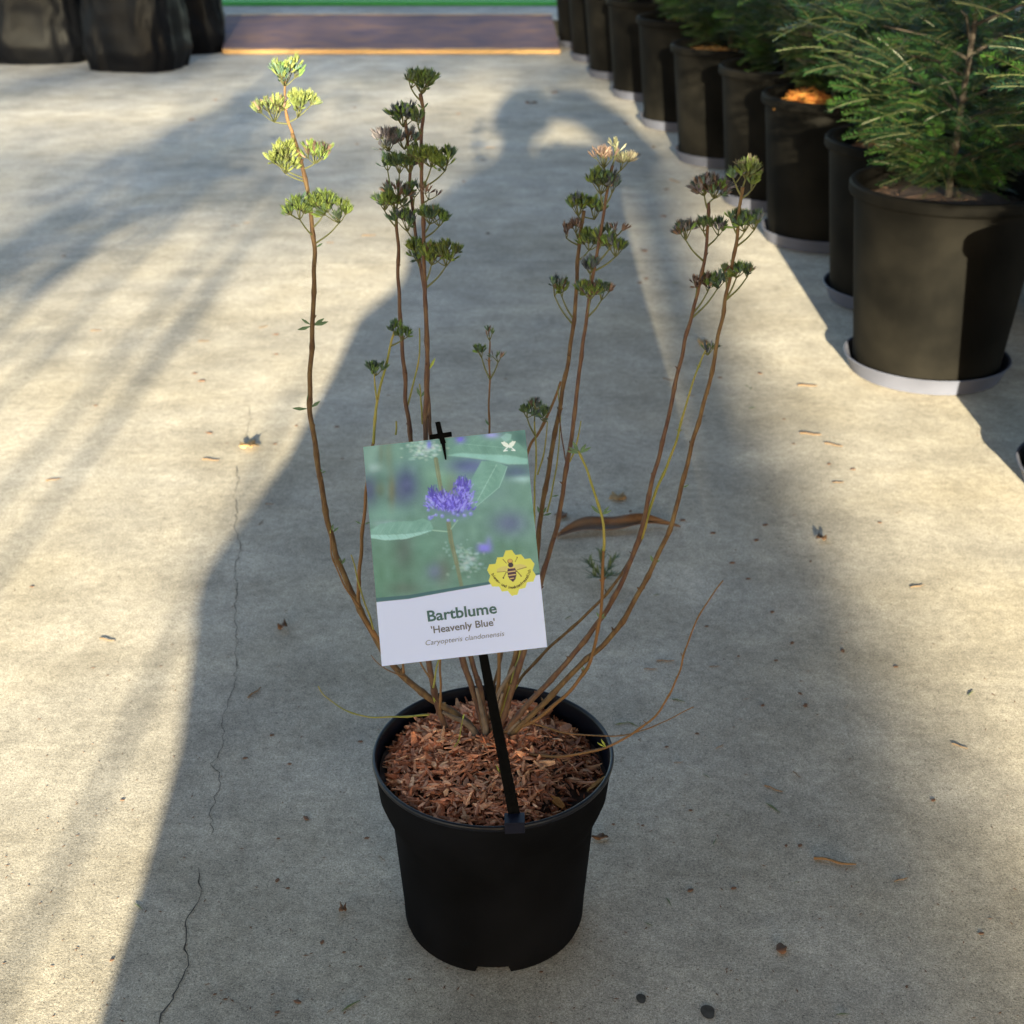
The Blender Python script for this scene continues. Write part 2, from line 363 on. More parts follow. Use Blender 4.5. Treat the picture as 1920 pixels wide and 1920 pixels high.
y0 = yew_proto()
fol2 = yew_mesh(23).build('foliage', M['yew']); fol2me = fol2.data; bpy.data.objects.remove(fol2)
sm = MB(); sm.lathe([(0, .0015), (.168, .0015), (.176, .003), (.1915, .038), (.195, .041), (.1965, .043), (.195, .0445), (.190, .043), (.173, .008), (0, .008)], 96)
saucer0 = sm.build('plant_saucer', M['saucer'], auto=35)
SR = .195
row = []
for (px, py) in [(1585, 665), (1546, 534), (1428, 427), (1350, 357), (1265, 281), (1198, 218), (1145, 165), (1100, 128), (1068, 98)]:
    g = gz(px, py, .04); row.append((g.x+SR, g.y))
row = [(1.20, 2.50)]+row+[(.47, 9.02), (1.27, 1.78), (1.34, 1.05), (1.42, .3)]  # last three stand out of frame, added to shade the right-hand pots
lab = ['in the lowest right corner, nearest of all', 'second nearest, half hidden by the nearest pot', 'standing a little right of the row line, third nearest', 'big sunlit front with a heap of orange needles, fourth nearest',
       'fifth nearest, just past the orange needle heap', 'sixth nearest, brown crumbs piled in its soil', 'seventh nearest, green sprig and brown crumbs inside its rim', 'eighth nearest, left of the pot with green sprig',
       'ninth nearest, narrow dark side seen between its neighbours', 'tenth nearest, beside the right end of the ramp board', 'farthest, behind the right end of the ramp board',
       'added out of frame to cast shade, first of three', 'added out of frame to cast shade, second of three', 'added out of frame to cast shade, third of three']
rnd = random.Random(5)
YEWS = []
for i, (x, y) in enumerate(row):
    o = y0 if i == 0 else copy_tree(y0)
    o.location = (x, y, .009); o.rotation_euler.z = rnd.uniform(0, 6.28); o.scale = (rnd.uniform(.98, 1.02), rnd.uniform(.98, 1.02), rnd.uniform(.97, 1.03))
    tag(o, 'front row black potted yew, '+lab[i], 'potted plant', 'black potted yews in the front row'); YEWS.append(o)
    s = saucer0 if i == 0 else copy_tree(saucer0); s.location = (x, y, 0)
    tag(s, 'grey saucer under the front row yew '+lab[i].split(',')[0], 'saucer', 'grey saucers under the front row yews')
second = [(x+.62+.05*math.sin(i*2), y+.25) for i, (x, y) in enumerate(row[1:9])]
for i, (x, y) in enumerate(second):
    o = copy_tree(y0); o.location = (x, y, .002); o.rotation_euler.z = rnd.uniform(0, 6.28)
    tag(o, 'black potted yew in the second row, behind the front row pots along the right edge', 'potted plant', 'black potted yews in the second row')
    YEWS.append(o)
for i, o in enumerate(YEWS):
    for ch in o.children:
        if ch.name.startswith('foliage'):
            if i % 2: ch.data = fol2me
            k = 1+.12*math.sin(i*1.7); ch.scale = (k, k, 1)
            pass
# heap of orange needles, crumbs and sprigs lying in three pots
def heap(name, c, r, h, n, label, cols, ln=(.02, .05)):
    mb = MB(); rn = random.Random(n)
    for i in range(n):
        a = rn.uniform(0, 6.28); q = rn.random()**.6; p = Vector((r*q*math.cos(a), r*q*math.sin(a), h*(1-q*q)*rn.random()))
        d = Vector((rn.gauss(0, 1), rn.gauss(0, 1), rn.gauss(0, .45))).normalized(); L = rn.uniform(*ln)
        k = Vector((rn.gauss(0, 1), rn.gauss(0, 1), rn.gauss(0, 1)))*L*.12
        b = rn.uniform(.7, 1.3); cc = rn.choice(cols); cc = tuple(v*b for v in cc)
        e0 = p-d*L/2; e1 = p+d*L/2; e0.z = max(e0.z, .001); e1.z = max(e1.z, .001)
        mb.tube([e0, p+k, e1], [.0009, .0012, .0006], 4, col=cc)
    return tag(mb.build(name, M['needles_dry'], loc=c), label, 'litter')
P2 = YEWS[3].location; s0 = PH-.035
heap('needle_heap', P2+Vector((-.095, -.055, s0)), .088, .06, 650, 'heap of dry orange conifer needles inside the rim of a big black pot', [(.50, .17, .035), (.40, .12, .03), (.55, .26, .06)])
heap('crumb_heap', YEWS[5].location+Vector((-.07, -.05, s0)), .11, .02, 420, 'brown bark crumbs lying on the soil in a black pot', [(.30, .14, .04), (.22, .10, .03), (.4, .24, .09)], (.008, .02))
heap('crumb_heap', YEWS[2].location+Vector((-.07, -.06, s0)), .11, .02, 420, 'brown bark crumbs lying on the soil of the pot at the right edge', [(.34, .14, .06), (.2, .08, .03), (.5, .3, .14)], (.01, .024))
heap('weed_clump', YEWS[6].location+Vector((-.06, -.05, s0)), .07, .05, 160, 'small green weed growing among brown crumbs in a black pot', [(.08, .16, .03), (.14, .2, .04), (.32, .14, .05)], (.01, .03))

# ---------------------------------------------------------------- the potted shrub in front
PC = Vector((-.0215, 1.294, 0)); RH = .229
root = empty('potted_shrub', PC)
tag(root, 'tall leafless shrub with upright brown stems and dried seed heads in a black pot', 'potted plant')
mb = MB(); SEG = 192
prof = [(0, .012), (.085, .012), (.097, .010), (.101, .0), (.1045, .0), (.1065, .006), (.1075, .03), (.1160, RH-.083), (.1200, RH-.072), (.1262, RH-.056), (.1284, RH-.049), (.1300, RH-.045), (.1335, RH-.012), (.1345, RH-.004)]
def notch(i, q):
    if i in (2, 3, 4, 5):
        for a0 in (-math.pi/2, -math.pi/2+2.094, -math.pi/2-2.094):
            d = (q-a0+math.pi) % (2*math.pi)-math.pi
            if abs(d+0.0) < .19: return {2: .0, 3: .009, 4: .009, 5: .004}[i]
    return 0
mb.lathe(prof, SEG, zmod=notch)
mb.build('pot', M['black_plastic'], root, auto=28)
mb = MB(); mb.lathe([(.1345, RH-.004), (.1362, RH-.003), (.1368, RH), (.1362, RH+.0022), (.1345, RH+.003), (.1325, RH+.002), (.1315, RH-.001), (.1305, RH-.02), (.1262, RH-.040)], SEG)
mb.build('pot_rim', M['pot_rim'], root, smooth=True)
# mulch: bed and chips
def soilz(x, y):
    r = math.hypot(x, y)/.13
    return .2105+.011*(1-r*r)+.007*pnoise(Vector((x*22, y*22, 3)))-(.010 if x > .05 else 0)*max(0, min(1, (x-.05)/.05))-.008*max(0, min(1, (-y-.1)/.02))
mb = MB(); nr_, ns = 26, 90; vs = [(0, 0, soilz(0, 0))]
for j in range(1, nr_+1):
    for k in range(ns):
        r_ = .1288*j/nr_; q = 2*math.pi*k/ns; x, y = r_*math.cos(q), r_*math.sin(q); vs.append((x, y, soilz(x, y)))
fs = [(0, 1+k, 1+(k+1) % ns) for k in range(ns)]+[(1+(j-1)*ns+k, 1+j*ns+k, 1+j*ns+(k+1) % ns, 1+(j-1)*ns+(k+1) % ns) for j in range(1, nr_) for k in range(ns)]
mb.add(vs, fs); mb.build('soil', M['soil'], root, smooth=True)
mb = MB(); rn = random.Random(12)
CC = [(.43, .165, .085), (.35, .115, .052), (.50, .23, .125), (.41, .19, .11), (.22, .075, .036), (.56, .30, .17), (.31, .13, .075)]
def chip(p, L, W, T_, yaw, tilt, roll, c):
    n = 4; vs = []; rot = Matrix.Rotation(yaw, 3, 'Z')@Matrix.Rotation(tilt, 3, 'Y')@Matrix.Rotation(roll, 3, 'X'); bend = rn.uniform(-.15, .15)*L
    for i in range(n):
        t = i/(n-1)-.5; ww = W*(1-abs(2*t)**2.5*rn.uniform(.5, 1.)); z0 = bend*(t*t*4-.5)*.5
        jx = rn.uniform(-.06, .06)*L
        for sx, sz in ((-1, -1), (1, -1), (.8, 1), (-.8, 1)):
            vs.append(Vector(p)+rot@Vector((t*L+jx, sx*ww/2*rn.uniform(.8, 1.1), z0+sz*T_/2)))
    fs = [(i*4+k, i*4+(k+1) % 4, (i+1)*4+(k+1) % 4, (i+1)*4+k) for i in range(n-1) for k in range(4)]+[(3, 2, 1, 0), (12, 13, 14, 15)]
    mb.add(vs, fs, c)
for i in range(3300):
    a = rn.uniform(0, 6.283); r_ = .1245*math.sqrt(rn.random()); x, y = r_*math.cos(a), r_*math.sin(a)
    # darker finer stuff near the right edge and in front of the stake, bare soil at a few spots
    fine = (x > .055 and rn.random() < .8) or rn.random() < .38
    if (x > .085 and -.04 > y > -.075) and rn.random() < .8: continue
    if fine: L, W = rn.uniform(.004, .011), rn.uniform(.0008, .002)
    else: L, W = rn.uniform(.009, .025), rn.uniform(.0026, .0068)
    if rn.random() < .03: L, W = rn.uniform(.018, .034), rn.uniform(.005, .010)
    r2 = min(r_, .1262-L*.5); x, y = x*r2/max(r_, 1e-6), y*r2/max(r_, 1e-6)
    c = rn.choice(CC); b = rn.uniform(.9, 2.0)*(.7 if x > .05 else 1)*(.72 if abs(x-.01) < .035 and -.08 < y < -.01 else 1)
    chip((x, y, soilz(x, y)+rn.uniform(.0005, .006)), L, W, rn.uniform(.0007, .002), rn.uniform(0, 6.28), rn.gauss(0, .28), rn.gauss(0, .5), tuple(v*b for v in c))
g = gz(1118, 1464, .219)-PC; chip((g.x, g.y, .215), .026, .0065, .003, .75, -.2, .3, (.42, .22, .08))
g = gz(1045, 1500, .219)-PC; chip((g.x, g.y, .217), .022, .010, .002, -.9, .1, .4, (.45, .19, .05))
g = gz(962, 1445, .219)-PC; chip((g.x, g.y, .224), .024, .010, .003, -.1, .1, .3, (.28, .12, .07))
g = gz(1060, 1372, .219)-PC; chip((g.x, g.y, .224), .020, .012, .003, .9, .1, .3, (.27, .13, .08))
mu = mb.build('mulch', M['chips'], root); mu['kind'] = 'stuff'

# stems -------------------------------------------------------------------
STEMS = {}
def nodes_r(path, r0, r1, r2=None, node=.05, bump=.25, seed=0):
    n = len(path); cum = [0]
    for i in range(1, n): cum.append(cum[-1]+(path[i]-path[i-1]).length)
    T_ = cum[-1]; out = []
    for c in cum:
        t = c/T_; r = r0+(r1-r0)*t**.8
        d = ((c+seed*.013) % node)/node; k = math.exp(-((d-.5)/.07)**2); out.append(r*(1+bump*k))
    return out
def stem(key, pts, y0_, y1_, d0, d1, m='stem', node=.062, bump=.28, tint=None):
    """pts in photo pixels from foot to tip, Y runs y0_->y1_; d0,d1 widths in photo pixels"""
    n = len(pts); cum = [0]
    for i in range(1, n): cum.append(cum[-1]+math.hypot(pts[i][0]-pts[i-1][0], pts[i][1]-pts[i-1][1]))
    P = [gy(x, y, y0_+(y1_-y0_)*(c/cum[-1])) for (x, y), c in zip(pts, cum)]
    path = smooth_path(P, 8); rs = nodes_r(path, d0/2*1.45/F, d1/2*1.45/F, node=node, bump=bump, seed=len(STEMS))
    sd_ = len(STEMS)*3.7; path = [p+Vector((pnoise(p*38+Vector((sd_, 0, 0))), pnoise(p*38+Vector((0, sd_, 0))), 0))*.0016*min(1, i/4) for i, p in enumerate(path)]
    mb = MB(); mb.tube([p-PC for p in path], rs, 10); rk = random.Random(len(STEMS)); acc = 0
    for i in range(3, len(path)-2):
        acc += (path[i]-path[i-1]).length
        if acc > node*.92 and rs[i] > .0011:
            acc = 0; a_ = rk.uniform(0, 3.14)
            for q_ in (0, 1):
                if rk.random() < .25: continue
                dv = Vector((math.cos(a_+q_*math.pi), math.sin(a_+q_*math.pi), rk.uniform(.6, 1.6))).normalized(); p_ = path[i]-PC
                mb.tube([p_, p_+dv*rs[i]*1.3, p_+dv*(rs[i]*1.3+rk.uniform(.0008, .0035))], [rs[i]*.7, rs[i]*.45, .0004], 5)
    o = mb.build('stem', M[m], root, smooth=True)
    STEMS[key] = (o, path, rs); return o
def near(key, px, py):
    o, path, rs = STEMS[key]; best = None
    for i, p in enumerate(path):
        q = proj(p); d = (q[0]-px)**2+(q[1]-py)**2
        if best is None or d < best[0]: best = (d, i)
    return path[best[1]], best[1]
def proj(p):
    d = p.y*math.cos(PITCH)-(p.z-H)*math.sin(PITCH); v = (p.y*math.sin(PITCH)+(p.z-H)*math.cos(PITCH))/d
    return 960+F*p.x/d, 960-F*v
GREEN = [(.105, .15, .04), (.13, .18, .05), (.075, .115, .05), (.065, .09, .06), (.145, .19, .05)]
DKGREEN = [(.06, .09, .045), (.045, .08, .055), (.055, .085, .075), (.085, .14, .04)]
BLUE = [(.055, .085, .085), (.075, .085, .11), (.06, .10, .06), (.09, .15, .045), (.05, .06, .08)]
LILAC = [(.10, .09, .12), (.13, .12, .14), (.08, .07, .08), (.06, .07, .08)]
BROWN = [(.09, .06, .05), (.12, .08, .065), (.07, .05, .05), (.16, .11, .09)]
PALE = [(.20, .185, .14), (.17, .17, .11), (.15, .13, .10), (.22, .21, .15)]
YEL = [(.20, .235, .075), (.235, .27, .09), (.16, .20, .065), (.13, .165, .08)]
_b = lambda L, k: [tuple(v*k for v in c) for c in L]
GREEN, DKGREEN, BLUE, LILAC, BROWN = _b(GREEN, 1.2), _b(DKGREEN, 1.6), _b(BLUE, 1.7), _b(LILAC, 1.6), _b(BROWN, 1.5)
def calyx(mb, p, d, L, W, c, rn):
    d = d.normalized(); a = d.orthogonal().normalized(); b = d.cross(a); s = rn.uniform(0, 6.28); vs = []
    k = 5; rings = [(0, .22), (.3, .42), (.62, .5)]
    for t, r in rings:
        for i in range(k):
            q = s+6.283*i/k; vs.append(p+d*L*t+(a*math.cos(q)+b*math.sin(q))*W*r)
    for i in range(k):
        q = s+6.283*i/k; sp = rn.uniform(.35, .75); vs.append(p+d*L*rn.uniform(.9, 1.3)+(a*math.cos(q)+b*math.sin(q))*W*sp)
    for i in range(k):
        q = s+6.283*(i+.5)/k; vs.append(p+d*L*.6+(a*math.cos(q)+b*math.sin(q))*W*.42)
    fs = [(j*k+i, j*k+(i+1) % k, (j+1)*k+(i+1) % k, (j+1)*k+i) for j in range(2) for i in range(k)]
    fs += [(2*k+i, 4*k+i, 3*k+i) for i in range(k)]+[(2*k+(i+1) % k, 3*k+(i+1) % k, 4*k+i) for i in range(k)]
    fs += [(3*k+i, 4*k+i, 4*k+(i-1) % k) for i in range(k)]
    n0 = len(mb.v); mb.add(vs, fs, c)
    # tips slightly lighter, base duller: real colour of the teeth
    for i in range(3*k, 4*k): mb.c[n0+i] = (c[0]*1.25, c[1]*1.25, c[2]*1.1)
HN = [0]
def head(key, px, py, r, pal, joint=None, dy=0., dens=1., size=1., sq=.9, loose=False, stalk='same', label=None):
    """seed head centred near photo pixel (px,py), radius r photo pixels, on stem key, its stalk leaving the stem at joint"""
    HN[0] += 1; rn = random.Random(100+HN[0]); o, path, rs = STEMS[key]
    jp, ji = near(key, *(joint or (px, py+r*1.1)))
    C = gy(px, py, jp.y+dy); rw = r*C.y*.93/F*1.06
    B = C-Vector((0, 0, rw*1.25)); mb = MB(); st = MB()
    if joint:
        mid = jp.lerp(B, .5)+Vector((B.x-jp.x, 0, 0))*.10
        pth = smooth_path([jp, mid, B], 5); st.tube([p-PC for p in pth], [max(.0007, .0011-.00004*i) for i in range(len(pth))], 6)
    else:
        st.tube([jp-PC, B-PC], .0008, 6)
    tilt = Vector((rn.uniform(-.35, .35), rn.uniform(-.35, .35), 0)); mixb = rn.random() < .35
    nu = rn.randint(6, 9) if r > 18 else rn.randint(3, 5)
    for u in range(nu):
        a = 6.283*(u+rn.uniform(-.35, .35))/nu; sp = rn.uniform(.25, 1.0); hh = rn.uniform(.45, 1.35)*(1.05-.25*sp)
        E = B+Vector((math.cos(a)*rw*sp*.85, math.sin(a)*rw*sp*.85, rw*hh*.9))+tilt*rw*hh*.6
        kn = B.lerp(E, .45)+Vector((0, 0, -.06*rw))
        st.tube([B-PC, kn-PC, E-PC], [.0008, .0006, .0005], 5)
        k = int((rn.randint(12, 20) if not loose else rn.randint(5, 9))*dens*.85*(1 if r > 18 else .7)); ax = ((E-B).normalized()+Vector((0, 0, .5))).normalized()
        t1 = ax.orthogonal().normalized(); t2 = ax.cross(t1); R_ = rw*rn.uniform(.28, .50); cu = rn.choice(pal)
        for j in range(max(3, k)):
            th = rn.uniform(0, 6.283); ph = rn.random()**.7*1.15
            d = (ax*math.cos(ph)+(t1*math.cos(th)+t2*math.sin(th))*math.sin(ph)).normalized(); s = E+d*R_*rn.uniform(.5, 1.15)+Vector((0, 0, rn.uniform(-.1, .25)*R_))
            d = (d+Vector((0, 0, rn.uniform(.2, .9)))+Vector((rn.gauss(0, .15), rn.gauss(0, .15), 0))).normalized()
            L = size*rn.uniform(.0052, .0092)*(1 if r > 14 else .85); W = L*rn.uniform(.27, .42)*(.8 if loose else 1)
            c = cu if rn.random() < .5 else rn.choice(pal); f = rn.uniform(.6, 1.4)
            if mixb and rn.random() < .2: c = rn.choice(BROWN)
            st.tube([E-PC, s-PC], [.0004, .0003], 3, cap=False)
            calyx(mb, s-PC, d, L, W, tuple(v*f for v in c), rn)
    h = mb.build('seed_head', M['calyx'], o)
    if label: h['label'] = label
    sm_ = st.build('stalk', M[{'same': 'stalk'}.get(stalk, stalk)], o, smooth=True)
    return h
def leafpair(key, px, py, L=22, ang=(40, 140), m='leaf', w_=.32, n=None, tilt=.3):
    o, path, rs = STEMS[key]; jp, ji = near(key, px, py); mb = MB(); k = 1.42/F
    for i, a in enumerate(ang):
        rn = random.Random(int(px*7+py+i)); A = R(a); d = Vector((math.cos(A), rn.uniform(-.5, .3)*tilt*2, math.sin(A))).normalized()
        s = d.cross(Vector((0, 1, .4))).normalized(); nn = d.cross(s); Lm = L*k*rn.uniform(.9, 1.35); vs = []
        for t, ww in ((0, .08), (.2, .5), (.5, 1), (.8, .6), (1, .02)):
            c = jp-PC+d*(rs[ji]*.7+Lm*t)+nn*(-.12*Lm*t*t)
            vs += [c-s*Lm*w_*.5*ww+nn*.04*Lm, c, c+s*Lm*w_*.5*ww+nn*.04*Lm]
        n0 = 5; mb.add(vs, [(j*3+q, j*3+q+1, (j+1)*3+q+1, (j+1)*3+q) for j in range(4) for q in (0, 1)])
    return mb.build('leaf_pair', M[m], o, smooth=True)

# crown of old wood in the middle of the pot
YB = 1.335
mb = MB()
for (pp, rr) in (([(905, 1425), (912, 1385), (905, 1340), (893, 1290)], (10, 3)), ([(925, 1430), (925, 1390), (930, 1350), (942, 1300)], (9, 3)), ([(905, 1400), (880, 1360), (850, 1345), (830, 1335)], (8, 3)), ([(930, 1400), (950, 1375), (975, 1350)], (8, 3)), ([(915, 1415), (885, 1412), (870, 1413)], (7, 6)), ([(935, 1405), (925, 1350), (935, 1300), (965, 1250)], (6, 3))):
    P = smooth_path([gy(x, y, YB) for x, y in pp], 6); mb.tube([p-PC for p in P], [(rr[0]+(rr[1]-rr[0])*i/(len(P)-1))*1.45/F for i in range(len(P))], 9)
mb.build('root_crown', M['stem_old'], root, smooth=True)

S = stem
S('a', [(905, 1395), (870, 1350), (800, 1305), (735, 1245), (682, 1155), (641, 1072), (617, 990), (601, 900), (587, 810), (581, 765), (582, 700), (585, 620), (587, 540), (591, 480), (586, 420), (576, 355), (565, 305), (549, 250)], YB, 1.56, 15.5, 8)
S('a2', [(549, 250), (541, 225), (534, 180), (533, 140)], 1.56, 1.57, 6.5, 3.5, 'stem_tan')
S('a3', [(676, 1140), (650, 1105), (635, 1075), (624, 1040), (620, 1000)], 1.33, 1.33, 4, 2.5, 'stem_tan')
S('a4', [(700, 1180), (688, 1140), (676, 1105), (666, 1070), (658, 1040)], 1.335, 1.33, 4, 2.5, 'stem_young')
S('b', [(740, 1240), (695, 1180), (674, 1130), (673, 1085), (679, 1010), (684, 940), (692, 880), (700, 830)], 1.34, 1.385, 9, 6, 'stem_tan')
S('bu', [(700, 832), (706, 760), (722, 690), (735, 640), (741, 622)], 1.385, 1.40, 6, 4, 'stem_young')
S('b2', [(706, 750), (702, 705), (702, 692)], 1.388, 1.385, 3.4, 2.2, 'stem_young')
S('c', [(925, 1402), (875, 1412), (848, 1398), (833, 1362), (820, 1315), (806, 1262), (800, 1200), (790, 1020), (771, 835), (762, 760), (757, 690), (751, 600), (747, 520), (745, 440), (743, 400)], YB, 1.47, 15, 6, 'stem_red')
S('c2', [(763, 765), (776, 715), (786, 670), (787, 640), (786, 615)], 1.43, 1.43, 4, 2.5, 'stem_young')
S('d', [(912, 1385), (890, 1300), (868, 1235), (835, 1080), (808, 900), (797, 820), (799, 730), (800, 640), (798, 560), (795, 490), (794, 430), (791, 330), (791, 260), (792, 210), (788, 175)], YB, 1.45, 14, 6, 'stem_red')
S('d2', [(792, 795), (789, 745), (786, 720)], 1.43, 1.42, 3.5, 2.5, 'stem_young')
S('e', [(916, 1390), (902, 1300), (884, 1235), (855, 1080), (822, 900), (808, 818), (803, 730), (801, 640), (797, 560), (788, 490), (778, 430), (770, 350), (767, 290), (762, 240), (760, 225)], YB, 1.49, 12, 5.5, 'stem_red')
S('f', [(925, 1380), (935, 1240), (922, 1050), (916, 900), (916, 808), (917, 750), (918, 700), (918, 660), (918, 640)], YB, 1.50, 9, 3, 'stem_tan')
S('g', [(925, 1370), (945, 1300), (968, 1225), (1000, 1100), (1012, 980), (1028, 880), (1048, 770), (1066, 670), (1075, 600), (1083, 500), (1089, 430), (1094, 395)], YB, 1.45, 13, 6.5)
S('h', [(930, 1385), (955, 1310), (985, 1210), (1015, 1090), (1040, 1000), (1062, 880), (1076, 780), (1085, 700), (1093, 640), (1106, 550), (1120, 470), (1131, 400), (1140, 345), (1148, 310)], YB, 1.38, 13, 5, 'stem_red')
S('i', [(930, 1370), (960, 1280), (990, 1150), (1000, 1000), (1003, 900), (1003, 830), (1003, 790)], YB, 1.38, 7, 3, 'stem_young')
S('j', [(960, 1000), (990, 850), (1010, 812), (1036, 760), (1052, 715)], 1.42, 1.46, 7, 5, 'stem_tan')
S('k', [(1026, 960), (1042, 880), (1050, 800), (1047, 725)], 1.42, 1.42, 3.5, 2, 'stem_young')
S('k2', [(1062, 870), (1052, 820), (1047, 770)], 1.40, 1.40, 3, 2, 'stem_red')
S('k3', [(1068, 866), (1080, 840), (1090, 790)], 1.39, 1.38, 3.5, 2, 'stem_young')
S('k4', [(1008, 890), (1020, 850), (1026, 790)], 1.40, 1.40, 3.5, 2, 'stem_young')
S('l0', [(940, 1375), (1000, 1352), (1052, 1310), (1086, 1275), (1108, 1235), (1124, 1160), (1130, 1090), (1132, 1030)], YB, 1.325, 8, 6, 'stem_tan')
S('l', [(1132, 1032), (1132, 1010), (1128, 965), (1115, 925), (1100, 880), (1086, 845)], 1.325, 1.32, 6, 4, 'stem_young')
S('m', [(935, 1390), (990, 1320), (1060, 1245), (1130, 1155), (1178, 1065), (1205, 985), (1222, 900), (1240, 840), (1262, 740), (1282, 650), (1300, 580), (1317, 500), (1326, 430), (1330, 380)], YB, 1.38, 13, 5.5, 'stem_red')
S('n', [(938, 1395), (1020, 1318), (1085, 1250), (1145, 1195), (1195, 1115), (1226, 1058), (1258, 985), (1280, 905), (1303, 815), (1328, 730), (1345, 640), (1360, 565), (1375, 485), (1386, 400), (1393, 350)], YB, 1.33, 13, 5.5)
S('o', [(1203, 1010), (1222, 945), (1243, 890), (1262, 845), (1280, 785), (1298, 720), (1313, 675), (1323, 655)], 1.36, 1.38, 7, 3, 'stem_young')
S('p', [(950, 1310), (985, 1262), (1040, 1205), (1105, 1148), (1155, 1092), (1190, 1035), (1205, 1000)], 1.40, 1.40, 7, 6)
S('q', [(940, 1412), (990, 1414), (1050, 1418), (1130, 1403), (1180, 1378), (1232, 1338), (1270, 1270), (1288, 1210), (1312, 1150), (1340, 1110), (1356, 1088)], YB-.03, 1.20, 6.5, 2.2, 'stem_tan')
S('r', [(985, 1352), (1050, 1372), (1100, 1379), (1160, 1379), (1210, 1368), (1250, 1350), (1300, 1326)], YB, 1.24, 4, 1.8, 'stem_tan')
S('s', [(805, 1340), (740, 1344), (690, 1345), (645, 1330), (610, 1305), (596, 1286)], 1.31, 1.29, 4.5, 2, 'stem_young')
S('t', [(825, 1330), (826, 1280), (826, 1240), (830, 1180)], 1.33, 1.34, 5, 4, 'stem_tan')
S('u', [(757, 1262), (755, 1235), (750, 1180)], 1.335, 1.35, 5, 4, 'stem_tan')
S('v', [(932, 1350), (965, 1290), (972, 1225), (985, 1150)], YB+.02, 1.42, 6, 4, 'stem_tan')
S('w', [(918, 1350), (925, 1290), (940, 1230), (950, 1150)], YB+.03, 1.44, 8, 5)
S('x', [(805, 1270), (790, 1245), (775, 1210)], 1.32, 1.33, 4, 3, 'stem_tan')
S('y', [(812, 1290), (818, 1255), (828, 1220)], 1.315, 1.33, 4, 3, 'stem_young')
S('z', [(760, 1270), (725, 1255), (705, 1240), (695, 1228)], 1.32, 1.31, 3, 1.6, 'stem_tan')
S('yb', [(852, 1400), (862, 1385), (868, 1350)], 1.30, 1.30, 3, 2, 'stem_young')
S('yc', [(935, 1462), (936, 1445)], 1.26, 1.26, 5, 2, 'stem_young')
S('yd', [(742, 815), (743, 790)], 1.38, 1.38, 4, 3, 'stem_young')

# seed heads ----------------------------------------------------------------
Hd = head
Hd('a2', 531, 122, 30, YEL+DKGREEN, dens=1.1, label='pale green seed head at the very top of the left stem')
Hd('a2', 512, 190, 30, YEL, joint=(543, 232), dens=1.4); Hd('a2', 556, 186, 26, YEL, joint=(543, 228), dens=1.3)
Hd('a', 525, 278, 28, YEL, joint=(566, 335), dens=1.3); Hd('a', 533, 300, 20, YEL, joint=(568, 345), dens=1.)
Hd('a', 588, 276, 24, GREEN+PALE[:1], joint=(572, 318), dens=1.)
Hd('a', 560, 382, 24, DKGREEN+GREEN, joint=(588, 440), dy=-.02); Hd('a', 605, 372, 24, GREEN, joint=(588, 430), dens=1.2); Hd('a', 634, 384, 28, GREEN, joint=(592, 455), dens=1.2)
Hd('d', 770, 143, 17, GREEN+DKGREEN, joint=(790, 190)); Hd('d', 790, 145, 24, GREEN+DKGREEN, dens=1.2)
Hd('e', 755, 207, 24, BLUE, dens=1.4); Hd('d', 783, 212, 18, GREEN, joint=(791, 255), dy=-.01)
Hd('e', 728, 255, 22, LILAC, joint=(766, 300), dens=1.2); Hd('e', 757, 252, 22, LILAC+BLUE, dens=1.1)
Hd('c', 726, 297, 18, DKGREEN, joint=(747, 345)); Hd('c', 748, 300, 20, DKGREEN, joint=(747, 335))
Hd('e', 768, 298, 22, DKGREEN, dens=1.); Hd('d', 783, 280, 16, GREEN, joint=(793, 320), dy=-.01)
Hd('d', 808, 288, 20, GREEN, joint=(795, 350)); Hd('d', 834, 290, 24, GREEN+DKGREEN, joint=(795, 355), dens=1.2)
Hd('e', 748, 352, 24, LILAC+DKGREEN, joint=(774, 400), dens=1.1); Hd('e', 776, 348, 18, DKGREEN, joint=(772, 385))
Hd('d', 803, 352, 18, BROWN, joint=(794, 385), loose=True)
Hd('c', 720, 370, 20, GREEN+DKGREEN, joint=(745, 430)); Hd('c', 740, 372, 18, GREEN, joint=(745, 425))
Hd('e', 763, 405, 24, BLUE+DKGREEN, joint=(782, 455), dens=1.1); Hd('d', 805, 396, 20, GREEN+DKGREEN, joint=(796, 440)); Hd('d', 823, 402, 18, DKGREEN, joint=(797, 450))
Hd('e', 782, 462, 24, DKGREEN+GREEN, joint=(792, 505)); Hd('d', 808, 466, 26, GREEN, joint=(798, 530), dens=1.2); Hd('d', 836, 468, 26, GREEN+YEL[2:], joint=(799, 545), dens=1.2)
Hd('bu', 741, 614, 13, BLUE[:3]+DKGREEN, joint=None); Hd('bu', 754, 622, 13, DKGREEN, joint=(738, 650)); Hd('b2', 704, 686, 16, DKGREEN, dens=1.2)
Hd('f', 918, 622, 14, DKGREEN+BROWN, loose=True); Hd('f', 903, 655, 14, DKGREEN, joint=(918, 712)); Hd('f', 934, 663, 14, BROWN+DKGREEN, joint=(918, 712), loose=True)
Hd('i', 988, 768, 14, DKGREEN, joint=(1003, 820)); Hd('i', 1003, 757, 12, BLUE[:3], joint=None); Hd('k4', 1018, 772, 16, DKGREEN+BLUE)
Hd('j', 1046, 735, 1.5, GREEN) if False else None
Hd('h', 1127, 335, 24, BLUE+GREEN, joint=(1135, 395), dens=1.2); Hd('h', 1148, 342, 16, BLUE, joint=(1136, 385))
Hd('h', 1133, 290, 20, BROWN, joint=(1146, 335), loose=True, dens=1.); Hd('h', 1164, 297, 18, PALE, joint=(1147, 335), dens=1.2, label='pale sunlit seed head on the right centre stem')
